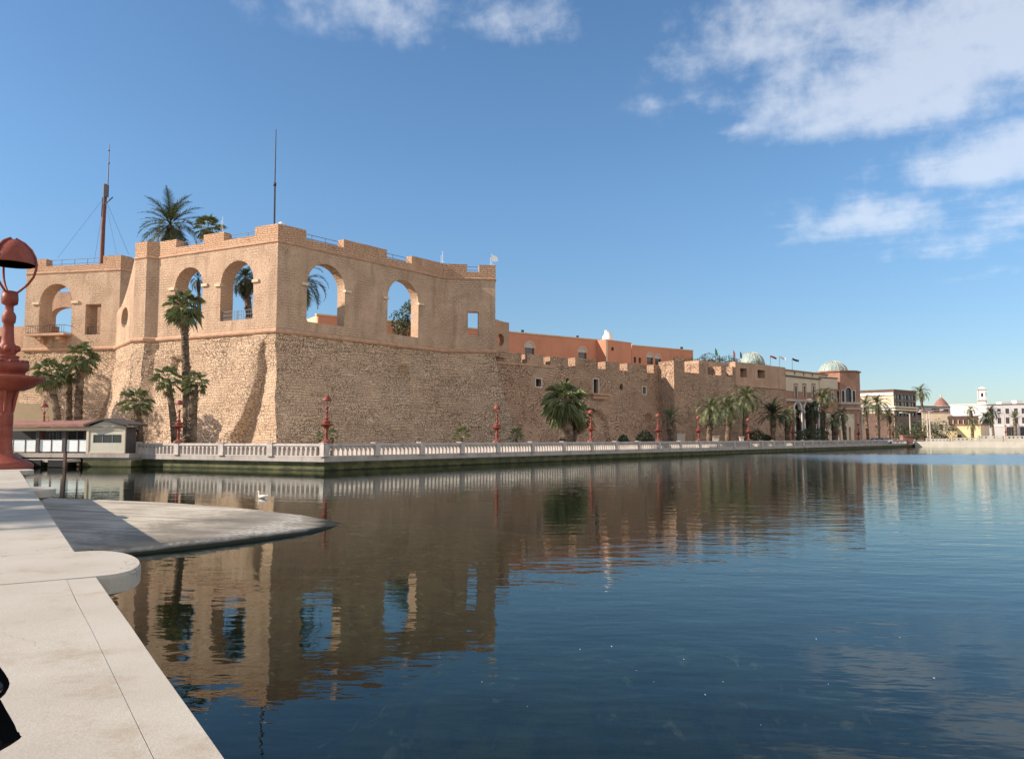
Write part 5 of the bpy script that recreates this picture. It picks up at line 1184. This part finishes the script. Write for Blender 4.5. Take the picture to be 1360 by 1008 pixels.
for x in (1317, 1327, 1338, 1349.5, 1359.5, 1370, 1381):
    u = uz(x, 550, *P)[0]
    for yt, yb in ((542.5, 549.5), (554.5, 562.5)): ws.append((u - .55, u + .55, topz(1340, yb, 279), topz(1340, yt, 279)))
for x in (1339, 1345, 1357, 1366): u = uz(x, 550, *P)[0]; ws.append((u - .7, u + .7, DECK + .1, topz(1340, 567, 279)))
gw = slab_building('grey_block', 'grey white three storey block with rows of small dark windows at the right edge', P, topz(1340, 537.3, 279), ['offwhite'], [ws], roof='wood', roofh=.25)
wbox('band', 'white', (0, -.2, topz(1340, 566, 279)), (L, -.003, topz(1340, 565, 279)), axof(*P), gw, gw.location)
for x, w_, h_ in ((1335, 2, .9), (1352, 1.2, 1.4)):
    p = at(x, 537, 286); b = MB(); b.box((p.x - w_, 285, p.z - .3), (p.x + w_, 288, p.z + h_)); b.build('roof_hut', 'white', gw, gw.location)
P = [xy(1262, 238), xy(1302, 234), xy(1313.5, 241)]; zk_ = topz(1285, 564.8, 236); L1, L2 = dist(P[0], P[1]), dist(P[1], P[2])
ky = slab_building('kiosk', 'low yellow kiosk with an orange eave beside the far quay', P, zk_, ['ochre', 'cream'], [[(L1 * .22, L1 * .36, DECK + 1.2, DECK + 2.4)], [(L2 * .3, L2 * .6, DECK + .9, DECK + 2.0)]], roof='tile', roofh=.4, T=5)
P = [xy(1259, 232), xy(1271, 231.5)]
slab_building('gate_hut', 'small cream hut standing left of the yellow kiosk', P, topz(1265, 571, 232), ['ochre'], [[]], roof='wood', roofh=.2, T=3)
P = [xy(1259, 258), xy(1300, 254)]; wr = thing('wooden_shelter', (P[0][0], P[0][1], DECK), 'big brown slatted shelter roof behind the yellow kiosk', 'shelter'); b = MB(); z0, z1 = topz(1280, 564, 254), topz(1280, 552, 254)
L = dist(*P); ax = axof(*P)
for k in range(40): b.box((L * k / 40 + .02, -.04, z0), (L * (k + 1) / 40 - .02, .04, z1), ax)
b.build('slats', 'wood', wr, wr.location); wbox('backing', 'brown', (0, .06, z0), (L, 5, z1), ax, wr, wr.location)
for k in range(7): wbox('post', 'cream', (L * k / 6 - .12, -.3, DECK), (L * k / 6 + .12, -.06, z0 + 1.6), ax, wr, wr.location)
# a far skyline strip so that the horizon is closed
rnd = random.Random(5)
for k in range(16):
    x = -330 + k * 62 + rnd.uniform(-12, 12)
    if -30 < x < 170: continue
    y = 430 + rnd.uniform(-20, 40); w = rnd.uniform(24, 48); h_ = rnd.uniform(8, 15)
    if x > 170: h_ *= .75
    slab_building('town_house', 'distant pale town building in the far background row', [(x, y), (x + w, y + rnd.uniform(-3, 3))], h_, [rnd.choice(['cream', 'offwhite', 'white'])], [[(q * 4 + 1.2, q * 4 + 2.6, z, z + 1.7) for q in range(int(w / 4) - 1) for z in [2.5 + 3.3 * j for j in range(int((h_ - 3.5) / 3.3) + 1)]]])['group'] = 'distant town buildings'

# ------------------------------------------------------------------ street lights, cars, cabinets
def street_light(px, D, ytop, label, arms, pxtop=None):
    b_ = base_at(px, D); zt_ = topz(px, ytop, D); T = thing('street_light', b_, label, 'street light', 'tall pale street lights'); o = T.location; dx = 0 if pxtop is None else at(pxtop, ytop, D).x - b_.x
    b = MB(); b.tube([(b_.x, D, DECK - .1), (b_.x, D, DECK + .9), (b_.x + dx, D, zt_)], [.24, .22, .13], 8); b.build('pole', 'trim', T, o)
    for (ax_, az_) in arms:
        b = MB(); e = (b_.x + dx + ax_, D, zt_ + az_); b.tube([(b_.x + dx, D, zt_ - .3), (b_.x + dx + ax_ * .4, D, zt_ + az_ * .8), e], [.09, .08, .07], 6); b.build('arm', 'trim', T, o)
        b = MB(); sg = 1 if ax_ > 0 else -1; b.lathe([(0, -.12), (.26, -.08), (.24, .06), (0, .14)], (0, 0, 0), 10)
        for v in b.v: v.x *= 2.2
        for v in b.v: v += Vector((e[0] + sg * .3, e[1], e[2]))
        b.build('lantern', 'white', T, o)
street_light(1145.5, 178, 541, 'white street light with a short right arm left of the cream sided block', [(1.6, .4)])
street_light(1209.5, 214, 549.5, 'white street light with a left arm before the brown block', [(-2.0, .3)])
street_light(1232.5, 216, 549, 'thin street light pole left of the taller one near the grey green trees', [(-1.6, .4)])
street_light(1236, 219, 546, 'tallest pale street light with two arms near the grey green trees', [(-2.0, .2), (3.4, .3)], 1234)
street_light(1335, 252, 550, 'street light with a dark lamp before the grey white block', [(-1.2, .6)])
def car(px, D, label, m, rz=0.0, y_=None):
    p = base_at(px, D); T = thing('parked_car', p, label, 'car', 'cars along the far quay', rz)
    sec = [(-2.1, .45, .72), (-2.05, .35, .9), (-1.3, .3, .98), (-.9, .3, 1.02), (1.4, .3, 1.0), (2.0, .35, .85), (2.1, .45, .6)]
    b = MB(); rows = []
    for x, z0, z1 in sec: rows.append([(x, -.78, z0), (x, -.84, (z0 + z1) / 2), (x, -.76, z1), (x, .76, z1), (x, .84, (z0 + z1) / 2), (x, .78, z0)])
    b.grid(rows, False, True); b.face(rows[0][::-1]); b.face(rows[-1])
    b.grid([[(-.95, -.7, 1.0), (-.45, -.58, 1.42), (.75, -.58, 1.43), (1.5, -.7, 1.0)], [(-.95, .7, 1.0), (-.45, .58, 1.42), (.75, .58, 1.43), (1.5, .7, 1.0)]], False); b.build('body', m, T)
    b = MB()
    for s_ in (-1, 1): b.face([(-.85, s_ * .695, 1.03), (-.42, s_ * .60, 1.38), (.72, s_ * .60, 1.38), (1.35, s_ * .695, 1.03)][::s_])
    b.face([(-.98, -.6, 1.03), (-.98, .6, 1.03), (-.5, .5, 1.4), (-.5, -.5, 1.4)]); b.face([(1.53, .6, 1.03), (1.53, -.6, 1.03), (.82, -.5, 1.4), (.82, .5, 1.4)]); b.build('windows', 'glass', T)
    for x in (-1.3, 1.3):
        for s_ in (-1, 1):
            b = MB(); b.tube([(x, s_ * .70, .32), (x, s_ * .87, .32)], .32, 12); w = b.build('wheel', 'rubber', T); b = MB(); b.tube([(x, s_ * .871, .32), (x, s_ * .885, .32)], .17, 10); b.build('rim', 'greymetal', w)
    return T
car(1162, 188, 'white car parked below the large pale date palm', 'carw', .3); car(1174, 190, 'pale car parked right of the white one under the palms', 'carw', .4)
car(1243, 224, 'white car parked left of the small cream hut', 'carw', .1); car(1326, 252, 'white car left of the red lamp on the far right wall', 'carw', .1); car(1357, 250, 'white car at the right edge before the grey white block', 'carw', 0)
pl_ = MB(); p = base_at(1204.5, 206); pl_.box((p.x - 1.3, 205.4, DECK), (p.x + 1.3, 207.2, DECK + 1.9)); pl_.box((p.x - 1.45, 205.2, DECK + 1.9), (p.x + 1.45, 207.4, DECK + 2.15)); pl_.box((p.x - 1.0, 205.38, DECK + .3), (p.x + 1.0, 205.399, DECK + 1.6)); tag(pl_.build('brick_plinth', 'tile', None, p), 'orange brick plinth under the street light before the brown block', 'plinth')
for px, D, w_, h_, lb in ((902, 118, .32, 1.9, 'left one of a pair of pale gate posts by the rampart foot'), (906.5, 118.6, .32, 1.9, 'right one of a pair of pale gate posts by the rampart foot'), (950, 126, .5, 1.6, 'white metal cabinet between the palm trunks of the trio'), (985, 131, .3, 1.5, 'small pale post left of the lamp by the trio of palms'), (1110, 170, .55, 1.9, 'round topped white post below the domed tower')):
    p = base_at(px, D); b = MB(); b.box((p.x - w_, D - w_, DECK), (p.x + w_, D + w_, DECK + h_)); b.box((p.x - w_ - .08, D - w_ - .08, DECK + h_ + .002), (p.x + w_ + .08, D + w_ + .08, DECK + h_ + .14)); b.box((p.x - w_ - .06, D - w_ - .06, DECK), (p.x + w_ + .06, D + w_ + .06, DECK + .2))
    tag(b.build('post_cabinet' if w_ > .4 else 'gate_post', 'trim', None, p), lb, 'post')

# ------------------------------------------------------------------ boathouse
BD = 65.0; BR = R(10); xr0 = at(171, 590, BD).x
def bx(px): k = ray(px, 590).x; return xr0 + (k * BD - xr0) / (math.cos(BR) + k * math.sin(BR))
bz = lambda py: at(120, py, BD).z
bh = thing('boathouse', (xr0, BD, .7), 'long low boathouse with a red tiled roof, white panels and a grey gabled end cabin', 'boathouse', None, -BR); bo = bh.location
xl, xm, xr = -48.0, bx(122), bx(171)
def part(name, m, boxes, par=bh):
    b = MB()
    for q in boxes: b.box(*q)
    return b.build(name, m, par, bo)
ze, zr, zd = bz(565), bz(556.5), bz(602)
part('deck', 'railbase', [((xl, BD - .6, zd - .35), (xr + .5, BD + 7, zd))])
part('landing_stage', 'rail', [((xl, BD - 2.2, .42), (bx(115), BD - .61, .62))]); part('pile', 'wood', [((bx(114) - .1, BD - 2.4, -1.5), (bx(114) + .1, BD - 2.203, 1.2))])
for px in (45, 73, 103): part('fender', 'rubber', [((bx(px) - .75, BD - 2.35, .05), (bx(px) + .75, BD - 2.202, .60))])
part('foundation', 'quay', [((bx(116), BD - .45, -3), (xr + .6, BD + 6.8, zd - .352))]); 
for x in (30, 50, 70, 92, 108): part('support', 'wood', [((bx(x) - .12, BD - .3, -3), (bx(x) + .12, BD - .05, zd - .352))])
b = MB(); b.face([(xl, BD - .8, ze + .1), (xm + .4, BD - .8, ze + .1), (xm + .4, BD + 3, zr), (xl, BD + 3, zr)]); b.face([(xl, BD + 7.2, ze + .1), (xl, BD + 3, zr), (xm + .4, BD + 3, zr), (xm + .4, BD + 7.2, ze + .1)]); b.box((xl, BD - .82, ze - .1), (xm + .3, BD - .7, ze + .095)); rf = b.build('roof', 'tile', bh, bo)
part('eave_board', 'cream', [((xl, BD - .45, ze - .42), (xm, BD - .32, ze - .12))])
for px in (52, 87): part('post', 'darkroof', [((bx(px) - .16, BD - .22, zd), (bx(px) + .16, BD + .1, ze - .121))])
edges = [20, 51, 53, 86, 88.5, 121]
for i, (a_, b__) in enumerate(((-40, 18), (20, 50), (54, 85), (90, 120.5))):
    for x0, x1 in ((a_, (a_ + b__) / 2 - .6), ((a_ + b__) / 2 + .6, b__)): part('white_panel', 'panel', [((bx(x0), BD - .10, bz(600)), (bx(x1), BD - .02, bz(584)))])
    part('panel_post', 'wood', [((bx((a_ + b__) / 2 - .5), BD - .14, zd), (bx((a_ + b__) / 2 + .5), BD - .0, bz(584)))])
for x in (65, 69, 74, 77, 81, 101, 111, 113): part('window_post', 'iron', [((bx(x) - .05, BD + .05, bz(584)), (bx(x) + .05, BD + .12, ze - .1))])
part('inner_wall', 'dark', [((xl, BD + 5.5, zd), (bx(90), BD + 5.7, zr - .9))]); part('inner_wall', 'wood', [((bx(90) + .01, BD + 6.2, zd), (xm, BD + 6.3, bz(578)))])

b = MB(); wz0, wz1 = bz(588), bz(577.3)
b.prism((xm, BD - .5), (xr, BD - .5), rect(0, xr - xm, zd + .01, bz(567)), [rect(bx(129) - xm, bx(166.5) - xm, wz0, wz1)], .12); b.build('cabin_wall', 'cabin', bh, bo)
part('cabin_wall', 'darkroof', [((xr - .12, BD - .37, zd + .01), (xr, BD + .9, bz(567)))])
part('cabin_wall', 'wood', [((xm + .102, BD + .78, zd + .01), (xr - .122, BD + .9, bz(567)))]); part('cabin_wall', 'wood', [((xm, BD - .37, zd + .01), (xm + .1, BD + .9, bz(567)))])
part('cabin_trim', 'cream', [((xm - .1, BD - .56, zd + .02), (xm + .12, BD - .502, bz(566))), ((xr - .14, BD - .56, zd + .02), (xr + .04, BD - .502, bz(566))), ((xm + .13, BD - .54, zd + .02), (xr - .15, BD - .503, zd + .14)), ((xm + .13, BD - .55, bz(567) - .28), (xr - .15, BD - .503, bz(567) - .01))])
part('cabin_window', 'glass', [((bx(128), BD - .44, wz0 - .05), (bx(167), BD - .41, wz1 + .05))]); 
for x in (141, 154): part('window_bar', 'greymetal', [((bx(x) - .04, BD - .47, wz0), (bx(x) + .04, BD - .442, wz1))])
gx0, gx1, gz0, gz1 = bx(120.5), bx(180), bz(562.5), bz(555.3); gm_ = (gx0 + gx1) / 2 - .3
b = MB(); b.prism((gx0 + .4, BD - .7), (gx1 - .4, BD - .7), [(0, bz(566.5)), (gm_ - gx0 - .4, gz1 - .2), (gx1 - gx0 - .8, bz(566.5))], (), .3); b.build('gable', 'cabin', bh, bo)
b = MB()
for xa, za, xb, zb_ in ((gx0, gz0 - .05, gm_, gz1), (gm_, gz1, gx1, gz0 - .05)):
    b.face([(xa, BD - 1.0, za), (xb, BD - 1.0, zb_), (xb, BD + 1.5, zb_), (xa, BD + 1.5, za)]); b.face([(xa, BD - 1.0, za - .16), (xb, BD - 1.0, zb_ - .16), (xb, BD - 1.0, zb_), (xa, BD - 1.0, za)]); b.face([(xa, BD - 1.0, za - .16), (xa, BD + 1.5, za - .16), (xb, BD + 1.5, zb_ - .16), (xb, BD - 1.0, zb_ - .16)])
b.face([(gx1, BD - 1, gz0 - .21), (gx1, BD + 1.5, gz0 - .21), (gx1, BD + 1.5, gz0 - .05), (gx1, BD - 1, gz0 - .05)]); b.build('cabin_roof', 'darkroof', bh, bo)
# dinghy
dg = thing('dinghy', tuple(atz(37, 610, 0)), 'small grey inflatable dinghy half hidden behind the near red lamp', 'boat', None, -.25); b = MB()
b.tube([(1.9, 0, .55), (1.5, -.5, .42), (.6, -.72, .34), (-1.8, -.72, .32)], [.22, .24, .25, .24], 10); b.tube([(1.9, 0, .55), (1.5, .5, .42), (.6, .72, .34), (-1.8, .72, .32)], [.22, .24, .25, .24], 10); b.build('hull_tubes', 'offwhite', dg)
b = MB(); b.face([(1.6, 0, .2), (.6, -.7, .12), (-1.7, -.7, .1), (-1.7, .7, .1), (.6, .7, .12)]); b.box((-1.75, -.6, .1), (-1.65, .6, .6)); b.box((-.3, -.6, .42), (.1, .6, .48)); b.build('floor', 'rubber', dg)
b = MB(); b.lathe([(0, .3), (.16, .32), (.18, .75), (.12, .95), (0, 1.0)], (-1.9, 0, 0), 10); b.tube([(-1.9, 0, .4), (-1.95, 0, -.3)], .06, 6); b.build('outboard_motor', 'bag', dg)

# ------------------------------------------------------------------ white water bird
sw = thing('swan', tuple(atz(349, 661.5, 0)), 'white long necked water bird swimming beyond the ramp', 'bird', None, 2.9); sw.scale = (.5, .5, .5); b = MB()
body = [(.34, .05, .03), (.30, .09, .09), (.20, .12, .14), (.05, .13, .165), (-.12, .145, .15), (-.25, .17, .10), (-.36, .215, .045), (-.42, .235, .01)]
rows = [[(x, r_ * 1.05 * math.cos(a), z + r_ * .78 * math.sin(a)) for a in [2 * math.pi * k / 14 for k in range(14)]] for x, z, r_ in body]
b.grid(rows, True, True); b.face(rows[0]); b.face(rows[-1][::-1])
b.tube([(.22, 0, .12), (.33, 0, .20), (.365, 0, .31), (.345, 0, .42), (.335, 0, .48), (.37, 0, .53), (.42, 0, .53), (.46, 0, .515)], [.085, .06, .045, .040, .040, .046, .042, .022], 10); b.build('body', 'bird', sw)
b = MB(); b.tube([(.45, 0, .517), (.50, 0, .505), (.535, 0, .498)], [.022, .017, .006], 8); b.build('beak', 'beak', sw)
for s_ in (-1, 1):
    b = MB(); rows = [[(x, s_ * (y + .012), z), (x - .02, s_ * (y + .03), z - .07), (x - .04, s_ * (y + .005), z - .13)] for x, y, z in ((.15, .10, .22), (.05, .135, .245), (-.12, .135, .25), (-.28, .085, .26), (-.40, .03, .27))]
    b.grid(rows); b.build('wing', 'bird', sw)
    b = MB(); b.lathe([(0, -.008), (.008, 0), (0, .008)], (.405, s_ * .038, .542), 6); b.build('eye', 'rubber', sw)

rnd = random.Random(12)
for x, y in ((770, 862), (812, 858), (744, 781), (845, 890), (936, 922), (1100, 908), (908, 875), (1084, 848), (960, 905), (700, 938), (1195, 846), (640, 905), (1010, 962), (868, 905), (1240, 900)):
    p = atz(x, y, .006); r_ = rnd.uniform(.005, .011); b = MB(); b.face([(p.x + r_ * rnd.uniform(.5, 1.2) * math.cos(a), p.y + r_ * math.sin(a), p.z + .004 * math.sin(a * 2)) for a in [math.pi * k / 3 for k in range(6)]])
    tag(b.build('floating_leaf', 'flagw', None, tuple(p)), 'tiny pale leaf floating on the dark open water', 'leaf', 'pale leaves floating on the open water')

# ------------------------------------------------------------------ black bag at the lower left
BGD = .70
bg_ = thing('black_bag', (-.62, BGD, PZ), 'black bag with an overhanging flap and rounded strap standing on the parapet, bottom left', 'bag'); bgo = bg_.location
def slab(pts, d0, d1, bev=.012):
    b = MB(); c_ = sum((at(x, y, d0) for x, y in pts), Vector()) / len(pts); bk = [at(x, y, d0) for x, y in pts]; f = [c_ + (at(x, y, d0) - c_) * .985 - Vector((0, (d1 - d0) * .4, 0)) for x, y in pts]
    f2 = [c_ + (at(x, y, d0) - c_) * .9 - Vector((0, d1 - d0, 0)) for x, y in pts]; b.grid([f2, f, bk], True, True); b.face(f2[::-1]); b.face(bk); return b
slab([(-130, 915), (-60, 915), (-6, 918), (1.5, 930), (8, 942), (14, 952), (20, 963), (23, 971), (25.5, 972), (27, 976), (29, 977.5), (26, 981), (14, 989), (0, 997), (-30, 1014), (-130, 1030)], BGD, BGD + .02).build('flap', 'bag', bg_, bgo)
b = MB(); x0, x1 = at(-220, 960, BGD).x, at(-125, 960, BGD).x; rows = [[(lerp(x0, x1, .5) + (x1 - x0) * .5 * math.cos(a) * w, BGD + .06 + .05 * math.sin(a) * w, z) for a in [2 * math.pi * k / 20 for k in range(20)]] for z, w in ((PZ + .001, .9), (PZ + .02, 1.0), (PZ + .12, 1.0), (at(0, 960, BGD).z, .93))]
b.grid(rows, True, True); b.face(rows[0][::-1]); b.face(rows[-1]); b.build('pouch', 'bag', bg_, bgo)
slab([(-60, 860), (-20, 868), (0, 885), (6, 893), (11, 901), (13, 907), (11.5, 913), (7, 921), (1.5, 926.5), (-6, 926), (-60, 925)], BGD + .01, BGD + .03, .006).build('strap', 'bag', bg_, bgo)
slab([(-18, 898), (-2, 902), (3.5, 908), (4.5, 914), (1, 919), (-8, 922), (-18, 922)], BGD - .028, BGD - .022, .002).build('buckle', 'bagshine', bg_, bgo)
# dark rock at the foot of the ramp
rk = MB(); c_ = atz(121, 722, .3); rnd = random.Random(4)
rows = [[(c_.x + .20 * math.sin(math.pi * j / 9) * math.cos(a) * (1 + .55 * noise.noise(Vector((2.1 * math.cos(a), 2.1 * math.sin(a), j * .5)))), c_.y + .17 * math.sin(math.pi * j / 9) * math.sin(a) * (1 + .55 * noise.noise(Vector((2.1 * math.cos(a), 2.1 * math.sin(a), 9 + j * .5)))), c_.z - .26 - (.15 + .07 * noise.noise(Vector((2 * math.cos(a), 2 * math.sin(a), 4)))) * math.cos(math.pi * j / 9)) for a in [2 * math.pi * k / 16 for k in range(16)]] for j in range(10)]
rk.grid(rows, True, True); tag(rk.build('rock', 'rubber', None, (c_.x, c_.y, c_.z - .3)), 'black rock between the parapet and the near edge of the ramp', 'rock')
